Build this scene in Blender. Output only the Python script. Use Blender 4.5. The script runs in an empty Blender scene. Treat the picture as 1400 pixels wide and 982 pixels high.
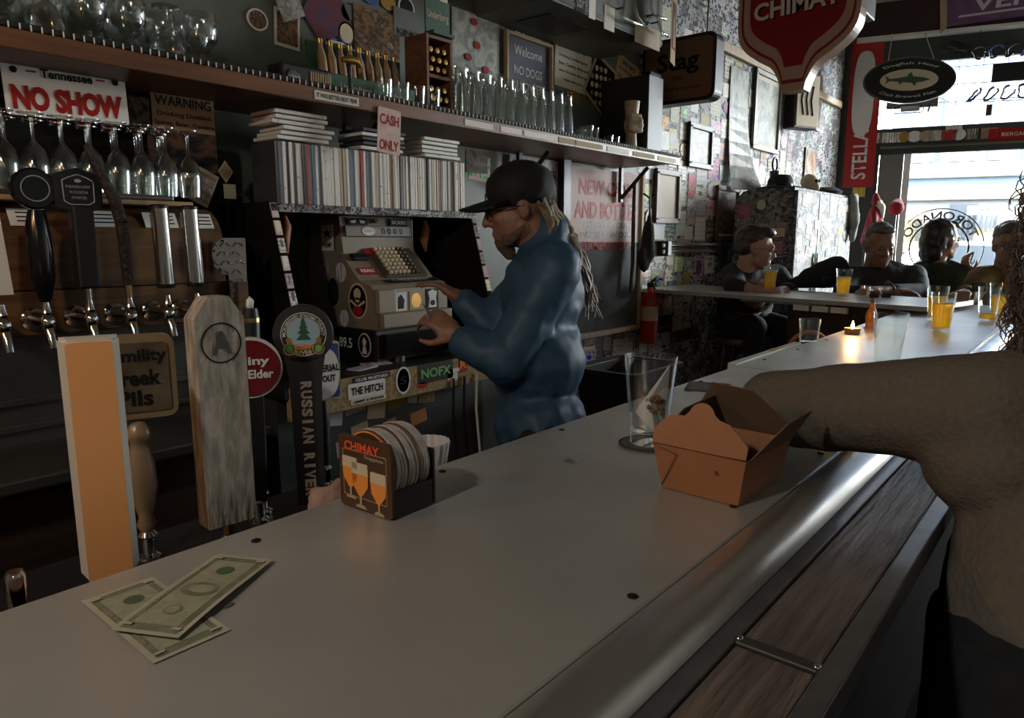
import bpy, bmesh, math, random
from mathutils import Vector as V, Matrix
sc = bpy.context.scene
col = sc.collection
random.seed(11)
R = math.radians
PI = math.pi

# ---------------------------------------------------------------- camera, world, lights
F, PITCH, YAW, ZC = 960.0, R(9.5), R(40), 1.41      # focal length in pixels of a 1400x982 frame
BAR_Z, WALL_Y = 1.07, 2.30
cd = bpy.data.cameras.new('camera'); cd.sensor_width = 36; cd.lens = 36 * F / 1400; cd.clip_start = .02; cd.clip_end = 200
cam = bpy.data.objects.new('camera', cd); col.objects.link(cam)
cam.location = (0, 0, ZC); cam.rotation_euler = (PI / 2 - PITCH, 0, YAW - PI / 2)
sc.camera = cam

sc.view_settings.view_transform = 'Standard'; sc.view_settings.look = 'None'
sc.view_settings.gamma = 1; sc.view_settings.use_curve_mapping = False
sc.view_settings.exposure = 0.3
cy = sc.cycles
cy.use_denoising = True; cy.max_bounces = 10; cy.transparent_max_bounces = 40; cy.transmission_bounces = 10
cy.diffuse_bounces = 4; cy.glossy_bounces = 4; cy.sample_clamp_indirect = 6; cy.caustics_reflective = False; cy.caustics_refractive = False

w = bpy.data.worlds.new('overcast_sky'); sc.world = w; w.use_nodes = True
bg = w.node_tree.nodes['Background']; bg.inputs[0].default_value = (.93, .97, 1, 1); bg.inputs[1].default_value = 55.0

def portal(loc, size, rot):
    l = bpy.data.lights.new('window_portal', 'AREA'); l.shape = 'RECTANGLE'; l.size, l.size_y = size
    l.cycles.is_portal = True
    o = bpy.data.objects.new('window_portal', l); col.objects.link(o); o.location = loc; o.rotation_euler = rot

# ---------------------------------------------------------------- pixel -> point on a real plane (the plan of the bar was measured from these)
_fw = V((math.cos(YAW) * math.cos(PITCH), math.sin(YAW) * math.cos(PITCH), -math.sin(PITCH)))
_rt = V((math.sin(YAW), -math.cos(YAW), 0)); _up = _rt.cross(_fw)
def _ray(x, y): return _fw + _rt * ((x - 700) / F) + _up * ((491 - y) / F)
def atz(x, y, z=BAR_Z): d = _ray(x, y); return V((0, 0, ZC)) + d * ((z - ZC) / d.z)
def aty(x, y, v=WALL_Y): d = _ray(x, y); return V((0, 0, ZC)) + d * (v / d.y)
def atx(x, y, v): d = _ray(x, y); return V((0, 0, ZC)) + d * (v / d.x)
def atd(x, y, D): return V((0, 0, ZC)) + _ray(x, y) * D

# ---------------------------------------------------------------- materials
MATS = {}
def nt(name):
    m = bpy.data.materials.new(name); m.use_nodes = True; MATS[name] = m
    return m, m.node_tree.nodes, m.node_tree.links, m.node_tree.nodes['Principled BSDF']
def c4(c): return (c[0], c[1], c[2], 1)
def mat(name, c1, c2=None, rough=.5, metal=0., scale=8, stretch=(1, 1, 1), kind='noise', bump=0, bscale=None, lo=.35, hi=.65, detail=5, spec=.5, rough2=None, coord='Object'):
    m, n, l, b = nt(name)
    b.inputs['Base Color'].default_value = c4(c1); b.inputs['Roughness'].default_value = rough; b.inputs['Metallic'].default_value = metal
    b.inputs['Specular IOR Level'].default_value = spec
    tc = n.new('ShaderNodeTexCoord'); mp = n.new('ShaderNodeMapping'); mp.inputs['Scale'].default_value = stretch
    l.new(tc.outputs[coord], mp.inputs[0])
    def tex(s):
        if kind == 'wave':
            t = n.new('ShaderNodeTexWave'); t.inputs['Scale'].default_value = s; t.inputs['Distortion'].default_value = 6; t.inputs['Detail'].default_value = 3
        elif kind == 'voronoi':
            t = n.new('ShaderNodeTexVoronoi'); t.inputs['Scale'].default_value = s
        else:
            t = n.new('ShaderNodeTexNoise'); t.inputs['Scale'].default_value = s; t.inputs['Detail'].default_value = detail
        l.new(mp.outputs[0], t.inputs['Vector']); return t
    if c2 is not None:
        t = tex(scale); r = n.new('ShaderNodeValToRGB'); r.color_ramp.elements[0].position = lo; r.color_ramp.elements[1].position = hi
        r.color_ramp.elements[0].color = c4(c1); r.color_ramp.elements[1].color = c4(c2)
        l.new(t.outputs[0], r.inputs[0]); l.new(r.outputs[0], b.inputs['Base Color'])
        if rough2 is not None:
            mr = n.new('ShaderNodeMapRange'); mr.inputs['To Min'].default_value = rough; mr.inputs['To Max'].default_value = rough2
            l.new(t.outputs[0], mr.inputs[0]); l.new(mr.outputs[0], b.inputs['Roughness'])
    if bump:
        t = tex(bscale or scale); bp = n.new('ShaderNodeBump'); bp.inputs['Strength'].default_value = bump; bp.inputs['Distance'].default_value = .01
        l.new(t.outputs[0], bp.inputs['Height']); l.new(bp.outputs[0], b.inputs['Normal'])
    return m
def emat(name, c, s):
    m, n, l, b = nt(name); b.inputs['Base Color'].default_value = c4(c)
    b.inputs['Emission Color'].default_value = c4(c); b.inputs['Emission Strength'].default_value = s
    return m
def clear(name, tint, blend=.25, rough=.04, top=.85, power=1.):        # thin glassware: what lies behind shows through, rims and grazing walls shine
    m, n, l, b = nt(name); out = n['Material Output']
    t = n.new('ShaderNodeBsdfTransparent'); t.inputs[0].default_value = c4(tint)
    g = n.new('ShaderNodeBsdfGlossy'); g.inputs[0].default_value = (1, 1, 1, 1); g.inputs['Roughness'].default_value = rough
    lw = n.new('ShaderNodeLayerWeight'); lw.inputs[0].default_value = blend
    mr = n.new('ShaderNodeMapRange'); mr.inputs['To Min'].default_value = .05; mr.inputs['To Max'].default_value = top
    mx = n.new('ShaderNodeMixShader'); pw = n.new('ShaderNodeMath'); pw.operation = 'POWER'; pw.inputs[1].default_value = power; l.new(lw.outputs['Facing'], pw.inputs[0]); l.new(pw.outputs[0], mr.inputs[0]); l.new(mr.outputs[0], mx.inputs[0])
    l.new(t.outputs[0], mx.inputs[1]); l.new(g.outputs[0], mx.inputs[2]); l.new(mx.outputs[0], out.inputs[0]); n.remove(b)
    return m
def real_glass(name, c=(1, 1, 1), rough=0., ior=1.45):
    m, n, l, b = nt(name); b.inputs['Base Color'].default_value = c4(c); b.inputs['Transmission Weight'].default_value = 1
    b.inputs['Roughness'].default_value = rough; b.inputs['IOR'].default_value = ior
    return m
def sticker_mat(name, dark=.0, sat=.5, scale=14., round_=False, val=(.1, .75)):
    """printed paper: a ground, a block or disc and rows of type whose colours differ from sticker to sticker"""
    m, n, l, b = nt(name); b.inputs['Roughness'].default_value = .45; b.inputs['Specular IOR Level'].default_value = .12
    oi = n.new('ShaderNodeObjectInfo'); tc = n.new('ShaderNodeTexCoord')
    def rnd(k):
        a = n.new('ShaderNodeMath'); a.operation = 'MULTIPLY'; a.inputs[1].default_value = k; l.new(oi.outputs['Random'], a.inputs[0])
        f = n.new('ShaderNodeMath'); f.operation = 'FRACT'; l.new(a.outputs[0], f.inputs[0]); return f.outputs[0]
    def rng(o, a, c):
        mr = n.new('ShaderNodeMapRange'); mr.inputs['To Min'].default_value = a; mr.inputs['To Max'].default_value = c; l.new(o, mr.inputs[0]); return mr.outputs[0]
    def hsv(h, s, v):
        k = n.new('ShaderNodeCombineColor'); k.mode = 'HSV'; l.new(h, k.inputs[0]); l.new(s, k.inputs[1]); l.new(v, k.inputs[2]); return k.outputs[0]
    ca = hsv(rng(rnd(17.3), -.02, .17), rng(rnd(31.7), 0, sat), rng(rnd(53.1), *val))
    cb = hsv(rnd(71.9), rng(rnd(23.3), 0, sat * 1.5), rng(rnd(97.7), val[1], val[0] * .3))
    sep = n.new('ShaderNodeSeparateXYZ'); l.new(tc.outputs['Generated'], sep.inputs[0])
    ad = n.new('ShaderNodeVectorMath'); ad.operation = 'ADD'; l.new(tc.outputs['Generated'], ad.inputs[0])
    cmb = n.new('ShaderNodeCombineXYZ'); l.new(rng(oi.outputs['Random'], 0, 91), cmb.inputs[2]); l.new(cmb.outputs[0], ad.inputs[1])
    mp = n.new('ShaderNodeMapping'); mp.inputs['Scale'].default_value = (scale * .8, scale * .55, 1); l.new(ad.outputs[0], mp.inputs[0])
    no = n.new('ShaderNodeTexNoise'); no.inputs['Scale'].default_value = 1.; no.inputs['Detail'].default_value = 1; l.new(mp.outputs[0], no.inputs['Vector'])
    gt = n.new('ShaderNodeMath'); gt.operation = 'GREATER_THAN'; gt.inputs[1].default_value = .52; l.new(no.outputs[0], gt.inputs[0])
    # rows
    mu = n.new('ShaderNodeMath'); mu.operation = 'MULTIPLY'; l.new(sep.outputs[1], mu.inputs[0]); l.new(rng(rnd(41.3), 2.6, 6.4), mu.inputs[1])
    fr = n.new('ShaderNodeMath'); fr.operation = 'FRACT'; l.new(mu.outputs[0], fr.inputs[0])
    g2 = n.new('ShaderNodeMath'); g2.operation = 'GREATER_THAN'; g2.inputs[1].default_value = .4; l.new(fr.outputs[0], g2.inputs[0])
    tx = n.new('ShaderNodeMath'); tx.operation = 'MULTIPLY'; l.new(gt.outputs[0], tx.inputs[0]); l.new(g2.outputs[0], tx.inputs[1])
    # disc / frame
    vs = n.new('ShaderNodeVectorMath'); vs.operation = 'SUBTRACT'; vs.inputs[1].default_value = (.5, .5, .5); l.new(tc.outputs['Generated'], vs.inputs[0])
    flat = n.new('ShaderNodeVectorMath'); flat.operation = 'MULTIPLY'; flat.inputs[1].default_value = (1, 1, 0); l.new(vs.outputs[0], flat.inputs[0])
    ln = n.new('ShaderNodeVectorMath'); ln.operation = 'LENGTH'; l.new(flat.outputs[0], ln.inputs[0])
    ds = n.new('ShaderNodeMath'); ds.operation = 'LESS_THAN'; l.new(ln.outputs['Value'], ds.inputs[0]); l.new(rng(rnd(13.7), -.25, .34), ds.inputs[1])
    mx = n.new('ShaderNodeMath'); mx.operation = 'MAXIMUM'; l.new(tx.outputs[0], mx.inputs[0]); l.new(ds.outputs[0], mx.inputs[1])
    mix = n.new('ShaderNodeMix'); mix.data_type = 'RGBA'; l.new(mx.outputs[0], mix.inputs[0]); l.new(ca, mix.inputs[6]); l.new(cb, mix.inputs[7])
    l.new(mix.outputs[2], b.inputs['Base Color'])
    return m
def clutter_mat(name, scale, v0, v1, sat=.35):
    """paper upon paper, too small to tell apart"""
    m, n, l, b = nt(name); b.inputs['Roughness'].default_value = .5; b.inputs['Specular IOR Level'].default_value = .12
    tc = n.new('ShaderNodeTexCoord'); mp = n.new('ShaderNodeMapping'); mp.inputs['Scale'].default_value = (1, 1, 1.25); l.new(tc.outputs['Object'], mp.inputs[0])
    vo = n.new('ShaderNodeTexVoronoi'); vo.distance = 'CHEBYCHEV'; vo.inputs['Scale'].default_value = scale; l.new(mp.outputs[0], vo.inputs['Vector'])
    hs = n.new('ShaderNodeSeparateColor'); l.new(vo.outputs['Color'], hs.inputs[0])
    def rng(o, a, c):
        mr = n.new('ShaderNodeMapRange'); mr.inputs['To Min'].default_value = a; mr.inputs['To Max'].default_value = c; l.new(o, mr.inputs[0]); return mr.outputs[0]
    k = n.new('ShaderNodeCombineColor'); k.mode = 'HSV'; l.new(hs.outputs[0], k.inputs[0]); l.new(rng(hs.outputs[1], 0, sat), k.inputs[1]); l.new(rng(hs.outputs[2], v0, v1), k.inputs[2])
    no = n.new('ShaderNodeTexNoise'); no.inputs['Scale'].default_value = scale * 5; no.inputs['Detail'].default_value = 2; l.new(mp.outputs[0], no.inputs['Vector'])
    gt = n.new('ShaderNodeMath'); gt.operation = 'GREATER_THAN'; gt.inputs[1].default_value = .54; l.new(no.outputs[0], gt.inputs[0])
    mix = n.new('ShaderNodeMix'); mix.data_type = 'RGBA'; l.new(gt.outputs[0], mix.inputs[0]); l.new(k.outputs[0], mix.inputs[6]); mix.inputs[7].default_value = (v0 * .3, v0 * .3, v0 * .3, 1)
    l.new(mix.outputs[2], b.inputs['Base Color'])
    return m
def photo_mat(name, cols, scale=3., soft=True):
    m, n, l, b = nt(name); b.inputs['Roughness'].default_value = .35; b.inputs['Specular IOR Level'].default_value = .12
    tc = n.new('ShaderNodeTexCoord'); no = n.new('ShaderNodeTexNoise'); no.inputs['Scale'].default_value = scale; no.inputs['Detail'].default_value = 3
    oi = n.new('ShaderNodeObjectInfo'); no.noise_dimensions = '4D'
    mm = n.new('ShaderNodeMath'); mm.operation = 'MULTIPLY'; mm.inputs[1].default_value = 60; l.new(oi.outputs['Random'], mm.inputs[0]); l.new(mm.outputs[0], no.inputs['W'])
    l.new(tc.outputs['Generated'], no.inputs['Vector']); r = n.new('ShaderNodeValToRGB')
    el = r.color_ramp.elements
    for i, c in enumerate(cols):
        p = .3 + .4 * i / max(1, len(cols) - 1)
        e = el[i] if i < 2 else el.new(p)
        e.position = p; e.color = c4(c)
    if not soft: r.color_ramp.interpolation = 'CONSTANT'
    l.new(no.outputs[0], r.inputs[0]); l.new(r.outputs[0], b.inputs['Base Color'])
    return m
def M(k): return MATS[k]

# ---------------------------------------------------------------- geometry helpers
def frame(o, x, y):                       # local x, y lie in a surface, z points at the viewer
    x = V(x).normalized(); y = V(y).normalized(); z = x.cross(y)
    m = Matrix((x, y, z)).transposed().to_4x4(); m.translation = V(o); return m
def onwall(x, z, y=WALL_Y, roll=0.): return frame((x, y, z), (1, 0, 0), (0, 0, 1)) @ Matrix.Rotation(roll, 4, 'Z')
def blade(x, y, z, roll=0.): return frame((x, y, z), (0, -1, 0), (0, 0, 1)) @ Matrix.Rotation(roll, 4, 'Z')
def onfloor(x, y, z, rz=0.): return Matrix.Translation((x, y, z)) @ Matrix.Rotation(rz, 4, 'Z')
I4 = Matrix.Identity(4)
class MB:
    def __init__(s, mx=None): s.v = []; s.f = []; s.mx = mx or I4
    def add(s, vs, fs, m=None):
        k = len(s.v); mm = s.mx @ m if m is not None else s.mx
        s.v += [tuple(mm @ V(p)) for p in vs]; s.f += [tuple(i + k for i in f) for f in fs]; return s
    def box(s, c, d, m=None):
        x, y, z = d[0] / 2, d[1] / 2, d[2] / 2
        vs = [(c[0] + a * x, c[1] + b * y, c[2] + e * z) for a in (-1, 1) for b in (-1, 1) for e in (-1, 1)]
        return s.add(vs, [(0, 1, 3, 2), (4, 6, 7, 5), (0, 4, 5, 1), (2, 3, 7, 6), (0, 2, 6, 4), (1, 5, 7, 3)], m)
    def rbox(s, c, d, r=.005, seg=2, m=None):
        bm = bmesh.new(); bmesh.ops.create_cube(bm, size=1)
        for v in bm.verts: v.co = V((v.co.x * d[0] + c[0], v.co.y * d[1] + c[1], v.co.z * d[2] + c[2]))
        bmesh.ops.bevel(bm, geom=list(bm.edges), offset=min(r, min(d) * .49), segments=seg, profile=.5, affect='EDGES')
        s.bm(bm, m); return s
    def bm(s, bm, m=None):
        bm.verts.index_update(); s.add([v.co[:] for v in bm.verts], [[v.index for v in f.verts] for f in bm.faces], m); bm.free()
    def prism(s, pts, t0, t1, m=None):    # polygon in local xy, from z=t0 to z=t1
        n = len(pts); vs = [(p[0], p[1], t0) for p in pts] + [(p[0], p[1], t1) for p in pts]
        ar = sum(pts[i][0] * pts[(i + 1) % n][1] - pts[(i + 1) % n][0] * pts[i][1] for i in range(n))
        fs = [tuple(range(n - 1, -1, -1)), tuple(range(n, 2 * n))] + [(i, (i + 1) % n, n + (i + 1) % n, n + i) for i in range(n)]
        if ar < 0: fs = [f[::-1] for f in fs]
        return s.add(vs, fs, m)
    def ring(s, outer, inner, t0, t1, m=None):
        n = len(outer); vs = [(p[0], p[1], t) for t in (t0, t1) for q in (outer, inner) for p in q]
        fs = []
        for i in range(n):
            j = (i + 1) % n
            fs += [(i, j, 2 * n + j, 2 * n + i), (n + j, n + i, 3 * n + i, 3 * n + j), (2 * n + i, 2 * n + j, 3 * n + j, 3 * n + i), (j, i, n + i, n + j)]
        return s.add(vs, fs, m)
    def lathe(s, prof, seg=24, m=None, cap=True):
        vs = []; fs = []; k = len(prof)
        for i in range(seg):
            a = 2 * PI * i / seg
            vs += [(r * math.cos(a), r * math.sin(a), z) for r, z in prof]
        for i in range(seg):
            j = (i + 1) % seg
            fs += [(i * k + q, j * k + q, j * k + q + 1, i * k + q + 1) for q in range(k - 1)]
        if cap:
            if prof[0][0] > 1e-6: fs.append(tuple(i * k for i in range(seg - 1, -1, -1)))
            if prof[-1][0] > 1e-6: fs.append(tuple(i * k + k - 1 for i in range(seg)))
        return s.add(vs, fs, m)
    def tube(s, pts, r, seg=8, closed=False, m=None):
        pts = [V(p) for p in pts]; n = len(pts); rr = r if isinstance(r, (list, tuple)) else [r] * n
        vs = []; fs = []; up = None
        for i, p in enumerate(pts):
            a = pts[(i - 1) % n] if (closed or i) else p; b = pts[(i + 1) % n] if (closed or i < n - 1) else p
            t = (b - a).normalized() if (b - a).length > 1e-9 else V((0, 0, 1))
            if up is None:
                up = t.orthogonal().normalized()
            up = (up - t * up.dot(t)); up = up.normalized() if up.length > 1e-6 else t.orthogonal().normalized()
            w_ = t.cross(up)
            vs += [tuple(p + (up * math.cos(2 * PI * q / seg) + w_ * math.sin(2 * PI * q / seg)) * rr[i]) for q in range(seg)]
        for i in range(n if closed else n - 1):
            j = (i + 1) % n
            fs += [(i * seg + q, i * seg + (q + 1) % seg, j * seg + (q + 1) % seg, j * seg + q) for q in range(seg)]
        if not closed: fs += [tuple(range(seg - 1, -1, -1)), tuple((n - 1) * seg + q for q in range(seg))]
        return s.add(vs, fs, m)
    def ball(s, c, r, m=None, sub=2, rot=None):
        bm = bmesh.new(); bmesh.ops.create_icosphere(bm, subdivisions=sub, radius=1)
        rr = r if isinstance(r, (tuple, list)) else (r, r, r)
        for v in bm.verts:
            q = V((v.co.x * rr[0], v.co.y * rr[1], v.co.z * rr[2]))
            if rot is not None: q = rot @ q
            v.co = q + V(c)
        s.bm(bm, m); return s
    def caps(s, a, ra, b, rb, seg=14):
        a, b = V(a), V(b); s.ball(a, ra); s.ball(b, rb); s.tube([a, b], [ra, rb], seg); return s
    def build(s, name, m, parent=None, smooth=None, loc=None):
        me = bpy.data.meshes.new(name); me.from_pydata(s.v, [], s.f); me.update()
        me.materials.append(M(m) if isinstance(m, str) else m)
        if smooth:
            me.polygons.foreach_set('use_smooth', [True] * len(me.polygons)); me.set_sharp_from_angle(angle=R(smooth))
        o = bpy.data.objects.new(name, me); col.objects.link(o)
        if parent is not None: o.parent = parent
        if loc is not None: o.location = loc
        return o
def ell(a, b, n=32, c=(0, 0), p=2.0):
    out = []
    for i in range(n):
        t = 2 * PI * i / n; x, y = math.cos(t), math.sin(t)
        out.append((c[0] + a * math.copysign(abs(x) ** (2 / p), x), c[1] + b * math.copysign(abs(y) ** (2 / p), y)))
    return out
def rrect(w_, h, r, n=4, c=(0, 0)):
    out = []
    for (sx, sy, a0) in ((1, 1, 0), (-1, 1, 90), (-1, -1, 180), (1, -1, 270)):
        for k in range(n + 1):
            a = R(a0 + 90 * k / n); out.append((c[0] + sx * (w_ / 2 - r) + r * math.cos(a), c[1] + sy * (h / 2 - r) + r * math.sin(a)))
    return out
def tag(o, label, cat, group=None):
    o['label'] = label; o['category'] = cat
    if group: o['group'] = group
    return o
def thing(name, label, cat, mx=None, group=None):
    o = bpy.data.objects.new(name, None); col.objects.link(o); o.empty_display_size = .05
    if mx is not None: o.matrix_world = mx
    return tag(o, label, cat, group)
def struct(o): o['kind'] = 'structure'; return o
def copy_tree(o, parent=None):
    c = o.copy(); col.objects.link(c); c.parent = parent
    for ch in list(o.children): copy_tree(ch, c)
    return c
ONES = 'zero first second third fourth fifth sixth seventh eighth ninth tenth eleventh twelfth thirteenth fourteenth fifteenth sixteenth seventeenth eighteenth nineteenth'.split()
def nth(k):
    if k < 20: return ONES[k]
    t = ['', '', 'twent', 'thirt', 'fort', 'fift', 'sixt', 'sevent', 'eight', 'ninet'][k // 10]
    return t + 'ieth' if k % 10 == 0 else t + 'y-' + ONES[k % 10]
LATE = []
def text(s, mx, m, parent, w_=None, h=None, name='lettering', bold=0., depth=.0006, shear=0., spacing=1., mirror=False, arc=None):
    """lettering fitted to w_ x h, centred on the frame mx (parent-local)"""
    cu = bpy.data.curves.new(name, 'FONT'); cu.body = s; cu.align_x = 'CENTER'; cu.align_y = 'CENTER'; cu.size = 1
    cu.offset = bold; cu.shear = shear; cu.space_character = spacing; cu.resolution_u = 3; cu.space_line = .9
    cu.materials.append(M(m) if isinstance(m, str) else m)
    o = bpy.data.objects.new(name, cu); col.objects.link(o); o.parent = parent
    LATE.append(('text', o, mx, w_, h, depth, mirror, arc)); return o
def blob(name, prims, m, parent, voxel=.012, smooth=5, disp=0., dscale=.12):
    """one continuous skin over overlapping limbs: ('e',centre,radii[,rot]) ('c',a,ra,b,rb)"""
    b = MB()
    for p in prims:
        if p[0] == 'e': b.ball(p[1], p[2], rot=p[3] if len(p) > 3 else None)
        else: b.caps(*p[1:5])
    o = b.build(name, m, parent)
    r = o.modifiers.new('skin', 'REMESH'); r.mode = 'VOXEL'; r.voxel_size = voxel; r.use_smooth_shade = True
    s = o.modifiers.new('smooth', 'SMOOTH'); s.factor = .5; s.iterations = smooth
    if disp:
        t = bpy.data.textures.new('folds', 'CLOUDS'); t.noise_scale = dscale; t.noise_depth = 2
        d = o.modifiers.new('folds', 'DISPLACE'); d.texture = t; d.strength = disp; d.mid_level = .5; d.texture_coords = 'LOCAL'
    LATE.append(('blob', o)); return o
def finish():
    bpy.context.view_layer.update(); dg = bpy.context.evaluated_depsgraph_get()
    made = [bpy.data.meshes.new_from_object(it[1].evaluated_get(dg), preserve_all_data_layers=False, depsgraph=dg) for it in LATE]
    for it, me in zip(LATE, made):
        o = it[1]
        if it[0] == 'text':
            _, _, mx, w_, h, depth, mirror, arc = it
            xs = [v.co.x for v in me.vertices] or [0, 1]; ys = [v.co.y for v in me.vertices] or [0, 1]
            ww, hh = max(max(xs) - min(xs), 1e-4), max(max(ys) - min(ys), 1e-4); cx, cyy = (max(xs) + min(xs)) / 2, (max(ys) + min(ys)) / 2
            sx = w_ / ww if w_ else None; sy = h / hh if h else None
            sx = sx or sy; sy = sy or sx
            if mirror: sx = -sx
            for v in me.vertices:
                x, y = (v.co.x - cx) * sx, (v.co.y - cyy) * sy
                if arc:                       # (radius, +1 over the top / -1 under the bottom, vertical squash)
                    r, sg, sq = arc; t = x / r; rr = r + sg * y
                    x, y = rr * math.sin(t), sg * rr * math.cos(t) * sq
                v.co = mx @ V((x, y, depth))
            nm = o.name; par = o.parent; lab = o.get('label')
            bpy.data.objects.remove(o); n = bpy.data.objects.new(nm, me); col.objects.link(n); n.parent = par
            if lab: n['label'] = lab
        else:
            o.modifiers.clear(); o.data = me
# ---------------------------------------------------------------- palette
mat('steel_top', (.60, .60, .55), (.47, .475, .44), rough=.26, rough2=.46, metal=.55, scale=5, lo=.25, hi=.75, bump=.02, bscale=60)
mat('steel_roll', (.62, .60, .56), (.5, .48, .45), rough=.28, rough2=.42, metal=.9, scale=9)
mat('steel', (.62, .61, .59), rough=.16, metal=1)
mat('tread', (.24, .205, .175), (.18, .15, .13), rough=.42, metal=.8, scale=12)
mat('steel_dark', (.16, .155, .145), (.11, .11, .10), rough=.4, metal=.8, scale=4)
mat('chrome', (.75, .74, .72), rough=.09, metal=1)
mat('rail_metal', (.22, .22, .225), (.17, .17, .175), rough=.36, metal=.7, scale=30)
mat('plank', (.22, .18, .15), (.075, .06, .05), rough=.5, scale=1, stretch=(6, 70, 20), bump=1.0, lo=.3, hi=.7, bscale=2.0, detail=8)
mat('black', (.008, .008, .009), rough=.45)
mat('black_gloss', (.006, .006, .007), rough=.18)
mat('black_rubber', (.012, .012, .012), rough=.8)
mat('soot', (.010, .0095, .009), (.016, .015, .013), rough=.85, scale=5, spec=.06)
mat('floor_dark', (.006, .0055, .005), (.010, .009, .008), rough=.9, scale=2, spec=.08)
mat('ceiling_cream', (.42, .39, .33), (.36, .33, .28), rough=.8, scale=1.5)
mat('wall_cream', (.30, .28, .24), (.25, .23, .20), rough=.7, scale=1.5)
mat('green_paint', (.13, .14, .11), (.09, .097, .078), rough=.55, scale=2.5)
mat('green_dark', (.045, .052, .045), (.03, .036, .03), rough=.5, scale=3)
mat('maroon', (.035, .012, .012), rough=.5)
mat('shelf_wood', (.20, .085, .035), (.11, .045, .02), rough=.4, scale=1, stretch=(3, 30, 40), bump=.15)
mat('tap_wood', (.17, .085, .035), (.09, .042, .018), rough=.4, scale=1, stretch=(3, 40, 60), bump=.1)
mat('dark_wood', (.05, .028, .016), (.025, .014, .009), rough=.45, scale=1, stretch=(4, 40, 40))
mat('pale_wood', (.42, .27, .14), (.30, .18, .09), rough=.5, scale=1, stretch=(30, 30, 4))
mat('grey_wood', (.50, .44, .36), (.16, .135, .105), rough=.7, scale=1, stretch=(90, 90, 22), bump=1.0, lo=.3, hi=.72, detail=8)
mat('paper', (.72, .68, .58), (.62, .57, .47), rough=.6, scale=3, spec=.12)
mat('white', (.75, .74, .70), rough=.5, spec=.12)
mat('white_gloss', (.72, .71, .68), rough=.2)
mat('cream', (.62, .52, .36), rough=.5, spec=.12)
mat('ink', (.012, .012, .012), rough=.5, spec=.12)
mat('red_ink', (.33, .02, .015), rough=.5, spec=.12)
mat('red', (.40, .02, .02), rough=.35)
mat('orange', (.85, .30, .05), rough=.3)
mat('green', (.03, .09, .05), rough=.5)
mat('bright_green', (.16, .42, .10), rough=.5)
mat('blue', (.03, .06, .22), rough=.5)
mat('gold', (.55, .33, .08), rough=.3, metal=.8)
mat('brass', (.5, .36, .16), rough=.3, metal=1)
mat('slate', (.07, .075, .08), (.12, .125, .13), rough=.7, scale=4, spec=.12)
mat('chalk', (.6, .6, .57), rough=.9, spec=.12)
mat('tan', (.45, .33, .2), rough=.6, spec=.12)
mat('kraft', (.40, .17, .07), (.36, .15, .06), rough=.6, scale=20)
mat('kraft_in', (.20, .13, .075), (.17, .11, .06), rough=.7, scale=20)
mat('fabric_black', (.010, .010, .012), (.018, .018, .02), rough=.85, scale=40, bump=.2)
mat('chip_board', (.40, .29, .15), (.22, .15, .07), rough=.6, scale=70, detail=2, spec=.12)
mat('brown', (.10, .05, .028), rough=.5)
clear('glassware', (.95, .97, .96), .5, .03, .9, 3.); clear('shelf_glass', (.90, .92, .91), .45, .08, .95)
clear('window_glass', (.97, .985, .98), .12, .01, .5)
clear('near_glass', (.96, .975, .97), .55, .02, .95, 2.4)
def beer_mat():
    m = clear('beer', (.96, .76, .10), .12, .02, .4); n, l = m.node_tree.nodes, m.node_tree.links; out = n['Material Output']; old = out.inputs[0].links[0].from_socket
    d = n.new('ShaderNodeBsdfTranslucent'); d.inputs[0].default_value = (.95, .62, .05, 1); e = n.new('ShaderNodeBsdfDiffuse'); e.inputs[0].default_value = (.8, .50, .04, 1); a = n.new('ShaderNodeAddShader'); l.new(d.outputs[0], a.inputs[0]); l.new(e.outputs[0], a.inputs[1])
    mx = n.new('ShaderNodeMixShader'); mx.inputs[0].default_value = .45; l.new(old, mx.inputs[1]); l.new(a.outputs[0], mx.inputs[2]); l.new(mx.outputs[0], out.inputs[0])   # haze in the beer
beer_mat()
mat('foam', (.85, .82, .72), rough=.8)
for i, (sv, vv, sc_) in enumerate([(.35, (.3, .95), 14), (.9, (.15, .75), 10), (.5, (.02, .9), 18), (1.0, (.12, .75), 12), (.25, (.5, .95), 24)]):
    sticker_mat('sticker%d' % i, sat=sv, val=vv, scale=sc_)
STK = ['sticker%d' % i for i in range(5)]
clutter_mat('clutter_wall', 9, .12, .6, .18)
clutter_mat('clutter_fridge', 22, .10, .45, .2)
clutter_mat('clutter_small', 30, .05, .42, .22)
photo_mat('photo_dark', [(.008, .008, .01), (.03, .028, .03), (.18, .10, .07), (.02, .02, .025)], 3)
photo_mat('photo_warm', [(.02, .015, .01), (.25, .14, .07), (.06, .04, .03), (.4, .3, .2)], 4)
photo_mat('photo_pale', [(.35, .36, .33), (.55, .54, .48), (.25, .28, .27), (.6, .55, .48)], 4)
photo_mat('photo_violet', [(.05, .04, .09), (.16, .06, .07), (.06, .06, .14)], 2)
photo_mat('photo_color', [(.08, .12, .2), (.3, .12, .08), (.45, .38, .25), (.1, .2, .12)], 4)

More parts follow.
